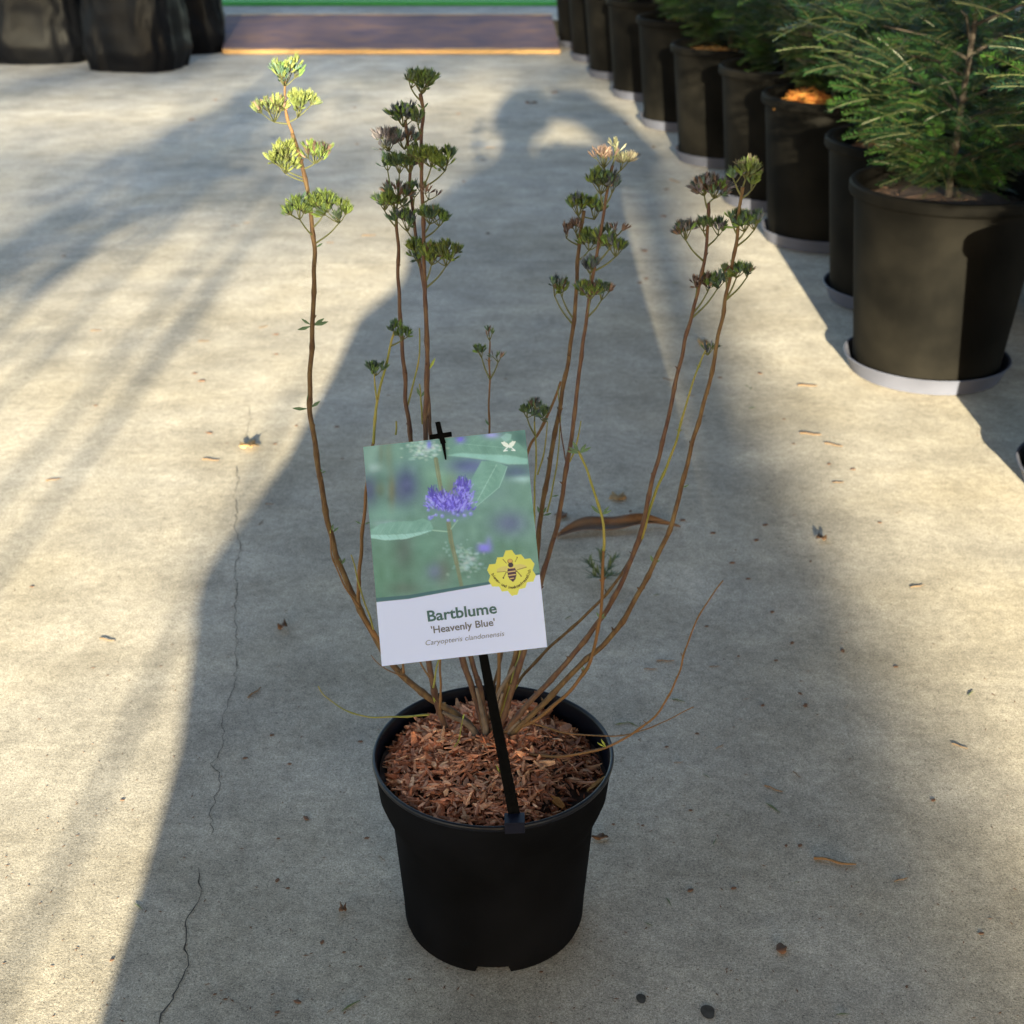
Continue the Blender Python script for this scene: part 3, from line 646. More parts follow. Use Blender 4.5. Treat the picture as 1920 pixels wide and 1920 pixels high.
Hd('h', 1155, 270, 17, PALE, dens=.8, loose=True)
Hd('g', 1085, 378, 22, BLUE+GREEN, joint=(1092, 415), dens=1.1); Hd('g', 1115, 382, 24, GREEN+BLUE, dens=1.2)
Hd('g', 1062, 427, 16, BROWN, joint=(1086, 460), loose=True); Hd('g', 1080, 422, 12, BROWN, joint=(1088, 450)); Hd('g', 1105, 443, 22, GREEN, joint=(1084, 492), dens=1.2)
Hd('h', 1128, 435, 18, GREEN, joint=(1121, 470)); Hd('h', 1157, 425, 14, BROWN, joint=(1122, 500), loose=True); Hd('h', 1155, 455, 22, BLUE+GREEN[:2], joint=(1114, 510), dens=1.1)
Hd('h', 1107, 494, 16, BLUE, joint=(1108, 545)); Hd('h', 1128, 542, 18, DKGREEN, joint=(1098, 590)); Hd('h', 1107, 538, 20, DKGREEN+GREEN, joint=(1096, 600))
Hd('g', 1040, 534, 18, BLUE+DKGREEN, joint=(1074, 605)); Hd('g', 1054, 536, 18, GREEN, joint=(1074, 600), dens=1.2)
Hd('m', 1322, 342, 20, LILAC+BLUE, joint=(1329, 400)); Hd('m', 1340, 345, 22, LILAC+BLUE+PALE[:1], dens=1.1)
Hd('m', 1287, 426, 20, LILAC+DKGREEN, joint=(1316, 490)); Hd('m', 1320, 417, 14, DKGREEN, joint=(1325, 450)); Hd('m', 1348, 420, 18, DKGREEN+LILAC, joint=(1321, 465))
Hd('m', 1308, 525, 13, BROWN, joint=(1300, 580)); Hd('m', 1328, 526, 18, BLUE+BROWN, joint=(1299, 590)); Hd('m', 1347, 522, 16, BLUE+DKGREEN, joint=(1298, 595))
Hd('n', 1400, 310, 20, GREEN[:2]+YEL[2:]+PALE[2:], dens=1.1); Hd('n', 1380, 325, 15, BLUE, joint=(1391, 365)); Hd('n', 1410, 336, 17, GREEN, joint=(1391, 375))
Hd('n', 1375, 405, 13, DKGREEN, joint=(1382, 440)); Hd('n', 1398, 410, 20, DKGREEN+BLUE, joint=(1380, 455)); Hd('n', 1416, 409, 18, DKGREEN+BLUE, joint=(1379, 458))
Hd('n', 1363, 507, 13, GREEN, joint=(1366, 545)); Hd('n', 1382, 503, 15, DKGREEN, joint=(1361, 560)); Hd('n', 1402, 503, 14, DKGREEN, joint=(1360, 565))
Hd('o', 1328, 650, 14, DKGREEN+BLUE, loose=True, dens=1.2)
for a in (('a', 585, 608, 24, (28, 150, 200, 10)), ('a', 582, 762, 26, (35, 95, 185)), ('a', 603, 890, 12, (60, 20)), ('a', 626, 1000, 16, (75, 40)), ('a', 640, 1062, 16, (60, 90)),
          ('d', 792, 205, 14, (50, 140)), ('a', 596, 465, 15, (30,)), ('d2', 790, 745, 18, (55, 110)), ('l', 1128, 965, 20, (45, 140, 20)), ('l', 1086, 848, 20, (30, 60, 120, 150, 175)),
          ('k', 1026, 930, 14, (10,)), ('h', 1040, 1000, 12, (70,)), ('g', 1012, 960, 16, (110, 60, 20)), ('i', 1003, 1060, 18, (70, 110)), ('n', 1226, 1058, 14, (110, 40, 60)), ('n', 1280, 918, 12, (30,)),
          ('l0', 1118, 1160, 12, (120, 60, 30)), ('l0', 1092, 1258, 10, (100, 40)), ('f', 914, 800, 16, (120,)), ('j', 1010, 860, 10, (180,)), ('b', 681, 985, 12, (20, 160)), ('c', 800, 1295, 12, (80, 120))):
    leafpair(*a)
for a in (('c', 806, 1330, 22, (110, 80)), ('q', 1135, 1400, 22, (120, 150)), ('e', 803, 700, 22, (60,)), ('yc', 936, 1448, 14, (70, 110)), ('c', 870, 1412, 20, (20, 150)), ('v', 958, 1300, 16, (100, 60)), ('yb', 868, 1352, 16, (80,)), ('a3', 620, 1005, 10, (90,)), ('n', 1000, 1338, 12, (60,)), ('p', 985, 1264, 10, (120,))):
    leafpair(*a, m='leaf_yellow', w_=.2)

# ---------------------------------------------------------------- plant tag on its stake
TH = R(24)                                                   # the tag leans back
Bp = gy(966, 1536, 1.168)
nrm = Vector((0, -math.cos(TH), math.sin(TH)))
def on_plane(x, y, off=0.):
    r = ray(x, y); o = Vector((0, 0, H)); p0 = Bp+nrm*off
    return o+r*((p0-o).dot(nrm)/r.dot(nrm))
tagroot = empty('plant_tag', Bp); tag(tagroot, 'rectangular plant tag with blue flower picture and green lettering on a black stake', 'plant tag')
sa, sb = Bp+Vector((0, 0, -.03)), on_plane(821, 792)
mb = MB(); ax = (sb-Bp).normalized(); sx = ax.cross(nrm).normalized(); mid = on_plane(880, 1100)
def bar(mb, a, b, w0, w1, t):
    vs = []
    for p, w_ in ((a, w0), (b, w1)):
        for i, j in ((-1, -1), (1, -1), (1, 1), (-1, 1)): vs.append(p+sx*w_/2*i+nrm*t/2*j-Bp)
    mb.add(vs, [(0, 1, 5, 4), (1, 2, 6, 5), (2, 3, 7, 6), (3, 0, 4, 7), (3, 2, 1, 0), (4, 5, 6, 7)])
bar(mb, Bp-ax*.002, sb, .0125, .0052, .004)
bar(mb, Bp-nrm*.003, sb-ax*.06-nrm*.003, .003, .002, .0026)
mb.build('stake', M['stake'], tagroot)
mb = MB(); t0, t1 = on_plane(820, 791, .0045), on_plane(835, 845, .0045)
bar(mb, t1+(t0-t1)*.25, t0, .0056, .0048, .002); bar(mb, on_plane(836, 862, .005), t1+(t0-t1)*.27, .0014, .004, .0016)
mb.build('tag_hook', M['stake'], tagroot)
mb = MB(); sxo = sx; h0, h1 = on_plane(806, 820, .003), on_plane(847, 814, .003); sx = (h1-h0).cross(nrm).normalized(); bar(mb, h0, h1, .0052, .0052, .0032); sx = sxo
mb.build('cross_bar', M['stake'], tagroot)
# clip that holds the stake on the pot rim
mb = MB(); cp = gy(965, 1546, PC.y-.1362); rotc = Matrix.Rotation(R(-3), 3, 'Y')
mb.box(cp-Bp+Vector((0, -.0035, -.002)), (.0105, .0012, .006), rotc); mb.box(cp-Bp+Vector((0, .004, .0045)), (.0105, .0085, .0012), rotc); mb.box(cp-Bp+Vector((0, .012, -.003)), (.0105, .0012, .007), rotc)
mb.build('rim_clip', M['clip'], tagroot)
# the card
K1 = [(681, 838), (984.5, 806), (1026, 1213), (716, 1249)]            # TL TR BR BL
CN = [on_plane(x, y, .0035) for x, y in K1]
def uv3(u, v, off=0.):
    return CN[0].lerp(CN[1], u).lerp(CN[3].lerp(CN[2], u), v)+nrm*off
KC = [np.array(((x-660)*3.765, (y-760)*3.765)) for x, y in K1]
NU, NV = 330, 440
U, V = np.meshgrid(np.linspace(0, 1, NU), np.linspace(0, 1, NV))
def bil(i): return (KC[0][i]*(1-U)+KC[1][i]*U)*(1-V)+(KC[3][i]*(1-U)+KC[2][i]*U)*V
X, Y_ = bil(0), bil(1)
def crop_uv(x, y):
    u, v = .5, .5
    for _ in range(8):
        f = np.array([(KC[0][i]*(1-u)+KC[1][i]*u)*(1-v)+(KC[3][i]*(1-u)+KC[2][i]*u)*v for i in (0, 1)])-np.array((x, y))
        du = np.array([(KC[1][i]-KC[0][i])*(1-v)+(KC[2][i]-KC[3][i])*v for i in (0, 1)]); dv = np.array([(KC[3][i]-KC[0][i])*(1-u)+(KC[2][i]-KC[1][i])*u for i in (0, 1)])
        s = np.linalg.solve(np.stack([du, dv], 1), -f); u += s[0]; v += s[1]
    return u, v
img = np.zeros((NV, NU, 3)); img[:] = (104, 141, 126)
def mixc(mask, c):
    img[:] = img*(1-mask[..., None])+np.array(c, float)*mask[..., None]
def blob(x, y, sx_, sy_, c, a=1., p=2.): mixc(a*np.exp(-((np.abs(X-x)/sx_)**p+(np.abs(Y_-y)/sy_)**p)*.7), c)
def inside(poly, X=X, Y=Y_):
    m = np.zeros(X.shape, bool); n = len(poly)
    for i in range(n):
        x0, y0_ = poly[i]; x1, y1_ = poly[(i+1) % n]
        if y0_ == y1_: continue
        m ^= ((Y > y0_) != (Y > y1_)) & (X < (x1-x0)*(Y-y0_)/(y1_-y0_)+x0)
    return m
def poly(pts, c, a=1., soft=0):
    m = inside(pts).astype(float)
    for _ in range(soft):
        q = np.pad(m, 1, mode='edge'); m = (q[:-2, 1:-1]+q[2:, 1:-1]+q[1:-1, :-2]+q[1:-1, 2:]+q[1:-1, 1:-1])/5
    mixc(m*a, c)
def segd(x0, y0_, x1, y1_):
    dx, dy = x1-x0, y1_-y0_; t = np.clip(((X-x0)*dx+(Y_-y0_)*dy)/(dx*dx+dy*dy+1e-9), 0, 1)
    return np.hypot(X-x0-t*dx, Y_-y0_-t*dy)
def line(x0, y0_, x1, y1_, w_, c, a=1., soft=4.): mixc(a*np.clip((w_/2-segd(x0, y0_, x1, y1_))/soft+.5, 0, 1), c)
def disc(x, y, rx, ry, c, a=1., soft=.2): mixc(a*np.clip((1-np.hypot((X-x)/rx, (Y_-y)/ry))/soft, 0, 1), c)
for b in ((700, 330, 500, 160, (108, 150, 140), .7), (1050, 650, 260, 200, (112, 152, 136), .8), (300, 1080, 260, 200, (92, 130, 108), .8), (900, 1150, 300, 120, (92, 128, 108), .7), (180, 1250, 160, 110, (88, 130, 105), .8), (250, 760, 180, 70, (118, 160, 145), .8),
          (385, 560, 70, 100, (72, 82, 124), .95), (330, 620, 60, 70, (80, 90, 120), .5), (120, 600, 55, 90, (72, 82, 112), .9), (140, 340, 50, 80, (140, 172, 158), .7), (260, 340, 25, 90, (128, 132, 105), .5), (330, 330, 50, 50, (118, 156, 138), .6), (205, 330, 18, 80, (110, 112, 90), .4), (160, 440, 50, 30, (170, 195, 190), .6), (280, 600, 22, 90, (125, 118, 78), .6), (200, 590, 30, 40, (110, 120, 90), .5),
          (640, 480, 110, 90, (122, 164, 138), .85), (830, 430, 130, 50, (88, 98, 148), .85), (700, 600, 35, 90, (120, 130, 90), .5), (1160, 470, 90, 45, (78, 98, 124), .9), (1190, 230, 60, 50, (70, 110, 105), .9), (1200, 520, 70, 22, (165, 200, 192), .8), (1010, 620, 120, 60, (120, 150, 150), .5),
          (1110, 830, 100, 70, (98, 108, 142), .85), (370, 1020, 55, 110, (84, 96, 92), .7), (640, 1170, 45, 80, (98, 100, 90), .6), (580, 1170, 45, 50, (108, 116, 150), .7), (370, 1290, 90, 40, (84, 92, 84), .5), (250, 830, 90, 18, (160, 178, 190), .5), (1060, 1010, 160, 40, (85, 125, 105), .7), (745, 950, 40, 60, (130, 165, 155), .5), (520, 1000, 90, 90, (105, 150, 130), .5)):
    blob(*b)
rp = random.Random(31)
for i in range(150): disc(rp.gauss(515, 58), rp.gauss(308, 34), rp.uniform(14, 26), rp.uniform(8, 15), (rp.uniform(165, 205), rp.uniform(195, 220), rp.uniform(185, 210)), .5, .9)
for i in range(110):
    disc(rp.gauss(820, 48), rp.gauss(1090, 45), rp.uniform(14, 28), rp.uniform(10, 20), (rp.uniform(150, 190), rp.uniform(180, 205), rp.uniform(175, 200)), .4, .9)
for i in range(20): disc(rp.gauss(740, 50), rp.gauss(1010, 25), rp.uniform(10, 18), rp.uniform(10, 16), (150, 185, 175), .5, .8)
poly([(650, 350), (720, 290), (820, 235), (960, 200), (1110, 230), (1180, 270), (1238, 330), (1242, 412), (1100, 412), (950, 385), (800, 362)], (112, 156, 140), .95, 2)
poly([(650, 352), (780, 335), (930, 345), (1100, 350), (1240, 375), (1242, 415), (1100, 415), (950, 385), (800, 366)], (148, 196, 182), .9, 3)
poly([(1050, 225), (1090, 195), (1128, 205), (1120, 240), (1080, 262)], (138, 180, 168), .9, 1)
line(760, 270, 1100, 300, 6, (130, 175, 160), .7)
poly([(915, 392), (1000, 392), (1095, 430), (1075, 510), (1040, 575), (985, 630), (930, 665), (862, 725), (838, 640), (822, 560), (870, 470)], (118, 163, 146), .95, 1)
line(1020, 420, 870, 700, 6, (160, 200, 185), .8); line(1095, 432, 1040, 575, 5, (160, 200, 188), .7); line(1040, 575, 862, 725, 5, (160, 200, 188), .7)
poly([(118, 885), (200, 835), (300, 818), (430, 815), (500, 797), (550, 815), (572, 860), (570, 885), (480, 912), (380, 940), (240, 950), (122, 932)], (120, 164, 148), .95, 1)
poly([(120, 910), (250, 912), (400, 905), (570, 878), (480, 914), (380, 942), (240, 951), (122, 934)], (158, 202, 188), .9, 1)
for k in range(6): line(200+k*60, 900, 240+k*60, 830, 3, (145, 185, 172), .5)
line(572, 880, 680, 890, 10, (150, 185, 160), .9)
for a in ((592, 380, 612, 500, 30), (612, 500, 640, 650, 28), (682, 830, 700, 960, 32), (700, 960, 738, 1110, 30), (738, 1110, 772, 1270, 26)): line(*a, (118, 126, 96), .9, 8)
line(586, 380, 632, 640, 6, (150, 160, 125), .6); line(690, 840, 735, 1110, 5, (145, 145, 115), .5); line(745, 810, 700, 870, 10, (140, 175, 150), .8)
blob(765, 240, 30, 22, (118, 112, 205)); blob(985, 210, 50, 20, (160, 158, 215), .9); blob(545, 275, 14, 25, (120, 125, 210), .9); blob(935, 1005, 48, 30, (132, 128, 212), 1, 3); blob(965, 960, 20, 30, (128, 130, 200), .6)
for (bx_, by_, sx_, sy_) in ((615, 670, 62, 40), (690, 700, 70, 45), (780, 640, 52, 80), (740, 700, 60, 50)): blob(bx_, by_, sx_, sy_, (112, 104, 200), .75, 2)
for i in range(620):
    q = rp.random()
    if q < .4: cx, cy = rp.gauss(615, 42), rp.gauss(668, 26)
    elif q < .75: cx, cy = rp.gauss(782, 32), rp.uniform(530, 740)
    else: cx, cy = rp.gauss(700, 50), rp.gauss(705, 22)
    a_ = math.atan2(cy-860, cx-690)+rp.gauss(0, .45); L_ = rp.uniform(8, 30); c = rp.choice(((104, 92, 206), (128, 116, 220), (90, 80, 186), (152, 146, 230), (168, 164, 236), (78, 66, 170)))
    line(cx, cy, cx+math.cos(a_)*L_, cy+math.sin(a_)*L_, rp.uniform(5, 12), c, .75, 5)
for i in range(26):
    cx = rp.choice((rp.uniform(550, 640), rp.uniform(730, 820))); cy = 640 if cx < 700 else 570; line(cx, cy, cx+rp.uniform(-22, 10), cy-rp.uniform(50, 85), 4, (70, 62, 160), .8, 3)
for (x, y) in ((545, 700), (540, 740), (555, 785), (598, 768), (640, 780), (684, 812), (725, 812), (752, 770), (800, 776), (836, 762), (715, 765), (830, 640), (565, 690), (770, 735)):
    x += rp.uniform(-7, 7); y += rp.uniform(-7, 7); r_ = rp.uniform(14, 24); disc(x, y, r_, r_*rp.uniform(.8, 1.1), (134, 140, 212), .85, .6); disc(x-4, y-5, r_*.45, r_*.45, (178, 186, 226), .7, .8)
for (ax_, ay_, bx_, by_, n_, ln_) in ((760, 270, 1200, 330, 14, 60), (1020, 420, 880, 690, 14, 60), (140, 900, 560, 870, 14, 50)):
    for i in range(n_):
        t_ = i/n_; x_, y_ = ax_+(bx_-ax_)*t_, ay_+(by_-ay_)*t_
        for sg in (-1, 1): line(x_, y_, x_+(bx_-ax_)*.08+sg*(by_-ay_)*.15, y_+(by_-ay_)*.08-sg*(bx_-ax_)*.10, 4, (100, 145, 128) if i % 2 else (138, 182, 165), .35, 6)
rg = np.random.RandomState(5)
lo = rg.normal(0, 1, (NV//14+2, NU//14+2)); iy, ix = np.linspace(0, lo.shape[0]-1.001, NV), np.linspace(0, lo.shape[1]-1.001, NU)
y0i, x0i = iy.astype(int), ix.astype(int); fy, fx = (iy-y0i)[:, None], (ix-x0i)[None]
lo = (lo[y0i][:, x0i]*(1-fx)+lo[y0i][:, x0i+1]*fx)*(1-fy)+(lo[y0i+1][:, x0i]*(1-fx)+lo[y0i+1][:, x0i+1]*fx)*fy
img += (lo*5)[..., None]+rg.normal(0, 2.5, (NV, NU))[..., None]
# white foot with the curved dark band
bx = np.array([60, 163, 400, 650, 960, 1310, 1420]); by = np.array([1388, 1386, 1362, 1316, 1262, 1194, 1172]); yc = np.interp(X, bx, by); bw = np.interp(X, [100, 1300], [30, 14])
band = np.clip((Y_-(yc-bw))/4, 0, 1); mixc(band, (60, 98, 102)); mixc(np.clip((Y_-yc)/4, 0, 1), (203, 206, 224))
# leaf emblem, top right
for pg in ([(1052, 262), (1075, 255), (1100, 270), (1112, 290), (1098, 300), (1070, 285)], [(1156, 255), (1132, 252), (1112, 268), (1100, 290), (1115, 302), (1140, 285)]): poly(pg, (235, 240, 242))
for a in ((1072, 322, 1108, 285), (1150, 318, 1112, 285), (1072, 322, 1096, 318), (1150, 318, 1128, 316)): line(*a, 8, (232, 238, 240), 1, 3)
# yellow honeycomb badge with bee (traced at 12.8x)
def b6(L): return [((890+a/12.8-660)*3.765, (1010+b/12.8-760)*3.765) for a, b in L]
badge = b6([(740, 280), (895, 265), (975, 385), (1115, 370), (1200, 480), (1340, 470), (1435, 600), (1390, 745), (1470, 870), (1410, 1020), (1260, 1035), (1215, 1180), (1070, 1200), (1025, 1340), (890, 1365), (790, 1245), (650, 1260), (590, 1145), (420, 1140), (335, 1010), (375, 885), (300, 745), (355, 605), (500, 590), (545, 440), (690, 425)])
poly(badge, (212, 204, 82))
bc = b6([(880, 800)])[0]; mm = inside(badge).astype(float)
mixc(mm*.5*np.exp(-((X-bc[0])**2+(Y_-bc[1])**2)/90**2), (222, 214, 100))
q6 = lambda x, y: b6([(x, y)])[0]
def l6(x0, y0_, x1, y1_, w_, c, a=1): p, q = q6(x0, y0_), q6(x1, y1_); line(*p, *q, w_, c, a, 3)
k6 = 3.765/12.8
def d6(x, y, rx, ry, c, a=1, soft=.2): p = q6(x, y); disc(*p, rx*k6, ry*k6, c, a, soft)
for k in (0, 1):
    pg = b6([(790, 640), (640, 670), (530, 720), (540, 790), (680, 790), (790, 740)]) if k == 0 else b6([(940, 620), (1080, 600), (1220, 630), (1240, 680), (1120, 730), (990, 730)])
    poly(pg, (205, 188, 105))
l6(540, 795, 740, 780, 3, (95, 80, 45)); l6(1020, 740, 1245, 675, 4, (95, 80, 45)); l6(760, 790, 690, 930, 5, (75, 62, 40)); l6(1000, 760, 1120, 890, 5, (75, 62, 40)); l6(680, 490, 760, 580, 4, (80, 70, 40)); l6(1020, 450, 970, 550, 4, (95, 85, 45))
for p in ((690, 935, 22), (1112, 890, 18), (1020, 445, 16), (682, 488, 10)): d6(p[0], p[1], p[2], p[2], (60, 50, 40))
d6(850, 535, 72, 62, (110, 88, 45)); d6(852, 530, 58, 48, (205, 160, 85)); d6(865, 625, 70, 65, (52, 40, 58))
body = b6([(800, 690), (960, 680), (1000, 760), (1000, 880), (980, 960), (915, 1035), (840, 970), (800, 900), (780, 790)]); poly(body, (68, 42, 62))
for a in ((820, 700, 950, 690, 8), (800, 795, 970, 768, 8), (815, 878, 975, 855, 8), (850, 955, 935, 938, 7)): l6(*a, (212, 180, 110))
cardm = MB(); me = bpy.data.meshes.new('card')
front = [tuple(uv3(u, v, .0004)-Bp) for v in np.linspace(0, 1, NV) for u in np.linspace(0, 1, NU)]
fs = [(j*NU+i, (j+1)*NU+i, (j+1)*NU+i+1, j*NU+i+1) for j in range(NV-1) for i in range(NU-1)]
nb = len(front); bk = [tuple(uv3(u, v, -.0004)-Bp) for u, v in ((0, 0), (1, 0), (1, 1), (0, 1))]
fc = [0, NU-1, NV*NU-1, (NV-1)*NU]
fs += [(nb, nb+1, nb+2, nb+3)]+[(fc[i], fc[(i+1) % 4], nb+(i+1) % 4, nb+i) for i in range(4)]
me.from_pydata(front+bk, [], fs)
lin_img = np.where(img/255 > .04045, ((img/255+.055)/1.055)**2.4, img/255/12.92)*np.array((.86, .97, 1.28))
ca = np.ones((len(me.vertices), 4), np.float32); ca[:nb, :3] = np.clip(lin_img.reshape(-1, 3), 0, .93); ca[nb:, :3] = .75
at = me.color_attributes.new('tint', 'FLOAT_COLOR', 'POINT'); at.data.foreach_set('color', ca.ravel()); me.materials.append(M['print'])
card = bpy.data.objects.new('card', me); COL.objects.link(card); card.parent = tagroot
def text_mesh(s, bold=0., shear=0., spacing=1.):
    cu = bpy.data.curves.new('t', 'FONT'); cu.body = s; cu.size = 1; cu.offset = bold; cu.shear = shear; cu.space_character = spacing; cu.resolution_u = 3
    o = bpy.data.objects.new('t', cu); COL.objects.link(o); dg = bpy.context.evaluated_depsgraph_get(); m = bpy.data.meshes.new_from_object(o.evaluated_get(dg)); bpy.data.objects.remove(o); return m
def put_text(s, p0, p1, m, bold=0., shear=0., ysc=1., name='lettering'):
    t = text_mesh(s, bold, shear); xs = [v.co.x for v in t.vertices]; x0, x1 = min(xs), max(xs)
    a = uv3(*crop_uv(*p0), .0007)-Bp; b = uv3(*crop_uv(*p1), .0007)-Bp; ex = (b-a); k = ex.length/(x1-x0); ex.normalize(); ey = nrm.cross(ex).normalized()
    if ey.z < 0: ey = -ey
    for v in t.vertices: c = v.co.copy(); v.co = a+ex*(c.x-x0)*k+ey*c.y*k*ysc+nrm*.0001
    t.name = name; t.materials.clear(); t.materials.append(M[m]); o = bpy.data.objects.new(name, t); COL.objects.link(o); o.parent = card; return o
put_text('Bartblume', (537, 1524), (1025, 1464), 'ink_teal', .022, ysc=.90)
put_text("'Heavenly Blue'", (562, 1609), (1012, 1552), 'ink_grey', .016, ysc=.95)
put_text('Caryopteris clandonensis', (522, 1694), (1077, 1626), 'ink_light', -.004, .22, ysc=.95)
# curved lettering on the badge
def arc_text(s, pts, size):
    path = [Vector((*q6(*p), 0)) for p in pts]; path = smooth_path(path, 10); cum = [0]
    for i in range(1, len(path)): cum.append(cum[-1]+(path[i]-path[i-1]).length)
    mbt = MB(); n = len(s)
    for i, ch in enumerate(s):
        if ch == ' ': continue
        d = cum[-1]*(i+.5)/n; j = max(k for k in range(len(cum)-1) if cum[k] <= d); t = (d-cum[j])/(cum[j+1]-cum[j]); p = path[j].lerp(path[j+1], t); tg = (path[j+1]-path[j]).normalized()
        o = uv3(*crop_uv(p.x, p.y), .0007)-Bp; q = uv3(*crop_uv(p.x+tg.x*5, p.y+tg.y*5), .0007)-Bp; ex = (q-o).normalized(); ey = nrm.cross(ex).normalized()
        if ey.dot(Vector((-(tg.x and 0), 0, 1))) < 0 and abs(ey.z) > .3: ey = -ey
        t_ = text_mesh(ch, .02); xs = [v.co.x for v in t_.vertices]; xm = (min(xs)+max(xs))/2
        mbt.add([o+ex*(v.co.x-xm)*size+ey*v.co.y*size for v in t_.vertices], [tuple(f.vertices) for f in t_.polygons]); bpy.data.meshes.remove(t_)
    o = mbt.build('badge_lettering', M['ink_black'], card); return o
arc_text('bienen- und insektenfreundlich', [(400, 850), (470, 960), (560, 1050), (700, 1150), (860, 1195), (1020, 1170), (1150, 1090), (1250, 980), (1320, 860), (1350, 740)], .0044)

# ---------------------------------------------------------------- fallen leaves and litter
def curled_leaf():
    L0, L1 = gz(1044, 1008, .0), gz(1276, 992, .0); mb = MB(); n = 30; vs = []
    for i in range(n+1):
        t = i/n; c = L0.lerp(L1, t)+Vector((0, .022*math.sin(t*3.1)+.006*math.sin(t*9), 0)); w_ = .026*math.sin(math.pi*min(1, t*1.15+.03))**.8*(1-.45*t)+.002
        z = .004+.015*math.sin(math.pi*t)**.7*(1+.3*math.sin(t*11))
        for k in range(7):
            s = k/6-.5; vs.append(c+Vector((0, w_*1.1*s*2*.8, 0))+Vector((0, 0, z*(.35+1.6*abs(s)**1.5*(1.4 if s > 0 else .5)))))
    mb.add(vs, [(i*7+k, i*7+k+1, (i+1)*7+k+1, (i+1)*7+k) for i in range(n) for k in range(6)])
    o = mb.build('curled_leaf', M['dead_leaf'], smooth=True); s = o.modifiers.new('s', 'SOLIDIFY'); s.thickness = .0012
    tag(o, 'long curled brown dead leaf lying on the concrete behind the stems', 'leaf')
curled_leaf()
def flake(px, py, wpx, hpx, m, label, name='fallen_leaf', seed=0, lob=5, lift=.008):
    c = gz(px, py, .0015); k = (c.y*.95+.3)/F; rn = random.Random(seed); n = 22; vs = [(0, 0, lift*.4)]
    for i in range(n):
        a = 6.283*i/n; rr = 1-.35*abs(math.sin(a*lob/2+seed))*rn.uniform(.6, 1.2); x = math.cos(a)*wpx/2*k*rr; y = math.sin(a)*hpx/2*k*rr*2.0
        vs.append((x, y, .001+lift*abs(math.sin(a*1.5+seed))*rn.uniform(.4, 1)))
    mb = MB(); mb.add(vs, [(0, 1+i, 1+(i+1) % n) for i in range(n)]); o = mb.build(name, M[m], smooth=True, loc=c)
    s = o.modifiers.new('s', 'SOLIDIFY'); s.thickness = .0008; tag(o, label, 'leaf'); return o
flake(1158, 934, 38, 20, 'tan_leaf', 'small tan lobed leaf on the concrete just behind the long curled leaf', seed=1)
flake(1052, 968, 30, 20, 'dead_leaf', 'small brown lobed leaf between two stems, left of the curled leaf', seed=2)
flake(466, 838, 44, 20, 'tan_leaf', 'pale crumpled leaf lying sunlit on the concrete by the left crack', seed=3, lift=.014)
flake(1318, 645, 26, 26, 'tan_leaf', 'round tan leaf behind the seed head between two right stems', seed=4, lob=2, lift=.01)
flake(1540, 1012, 26, 14, 'dead_leaf', 'dark shrivelled leaf alone on the sunny concrete at right', seed=5, lift=.012)
flake(530, 1178, 22, 16, 'dead_leaf', 'dark shrivelled leaf in the shade left of the plant tag', seed=6, lift=.012)
flake(643, 1707, 18, 14, 'dead_leaf', 'dark shrivelled leaf on shaded concrete left of the black pot', seed=7, lift=.01)
flake(1465, 1780, 30, 16, 'crumb', 'flat purplish brown leaf on the concrete right of the black pot', seed=8, lob=2, lift=.002)
flake(1125, 1572, 38, 10, 'dead_leaf', 'thin reddish curled leaf touching the right side of the black pot', seed=9, lob=2, lift=.006)
flake(996, 193, 26, 7, 'dead_leaf', 'dark brown leaf far back on the concrete near the right row', seed=10, lift=.01)
# conifer sprig
mb = MB(); rn = random.Random(9); c0 = gz(1130, 1090, .004)
for b, (dx, dy) in enumerate(((-.02, .012), (.0, .03), (.02, .02), (.024, -.008), (-.016, -.012))):
    dx *= 1.25; dy *= 1.4
    for i in range(26):
        t = i/26; p = Vector((dx*t, dy*t*1.5, .006+.02*t)); d = Vector((dx*20+rn.gauss(0, .5), dy*20+rn.gauss(0, .5), rn.uniform(.1, .9))).normalized(); L = rn.uniform(.012, .026); s = d.cross(Vector((0, 0, 1))).normalized()*.0014
        mb.add([p-s, p+d*L*.5-s, p+d*L, p+d*L*.5+s, p+s], [(0, 1, 2, 3, 4)])
o = mb.build('conifer_sprig', M['green_bit'], loc=c0); tag(o, 'dark green conifer sprig lying on the concrete behind the right stems', 'sprig')

def bit_mesh(kind):
    mb = MB(); rn = random.Random({'bark_crumb': 1, 'dry_twig': 2, 'fallen_needle': 3}[kind])
    if kind == 'bark_crumb':
        n = 9; top = []; bot = []
        for i in range(n):
            a = 6.283*i/n; r_ = rn.uniform(.32, .55); top.append((math.cos(a)*r_*.95, math.sin(a)*r_*.5, .13+rn.uniform(-.04, .05))); bot.append((math.cos(a)*r_, math.sin(a)*r_*.55, 0))
        mb.add(bot+top+[(0, 0, .19)], [(i, (i+1) % n, n+(i+1) % n, n+i) for i in range(n)]+[(n+i, n+(i+1) % n, 2*n) for i in range(n)])
    elif kind == 'dry_twig': mb.tube(smooth_path([(-.5, 0, .045), (-.2, .04, .06), (.15, -.02, .05), (.5, .05, .05)], 3), [.045, .04, .042, .04, .035, .04, .035, .03, .028, .02], 6)
    else: mb.tube([(-.5, 0, .03), (-.1, .03, .05), (.5, -.02, .03)], [.02, .055, .02], 5)
    return mb
protos = {k: bit_mesh(k).build(k, M[m]) for k, m in (('bark_crumb', 'crumb'), ('dry_twig', 'twig'), ('fallen_needle', 'green_bit'))}
used = set()
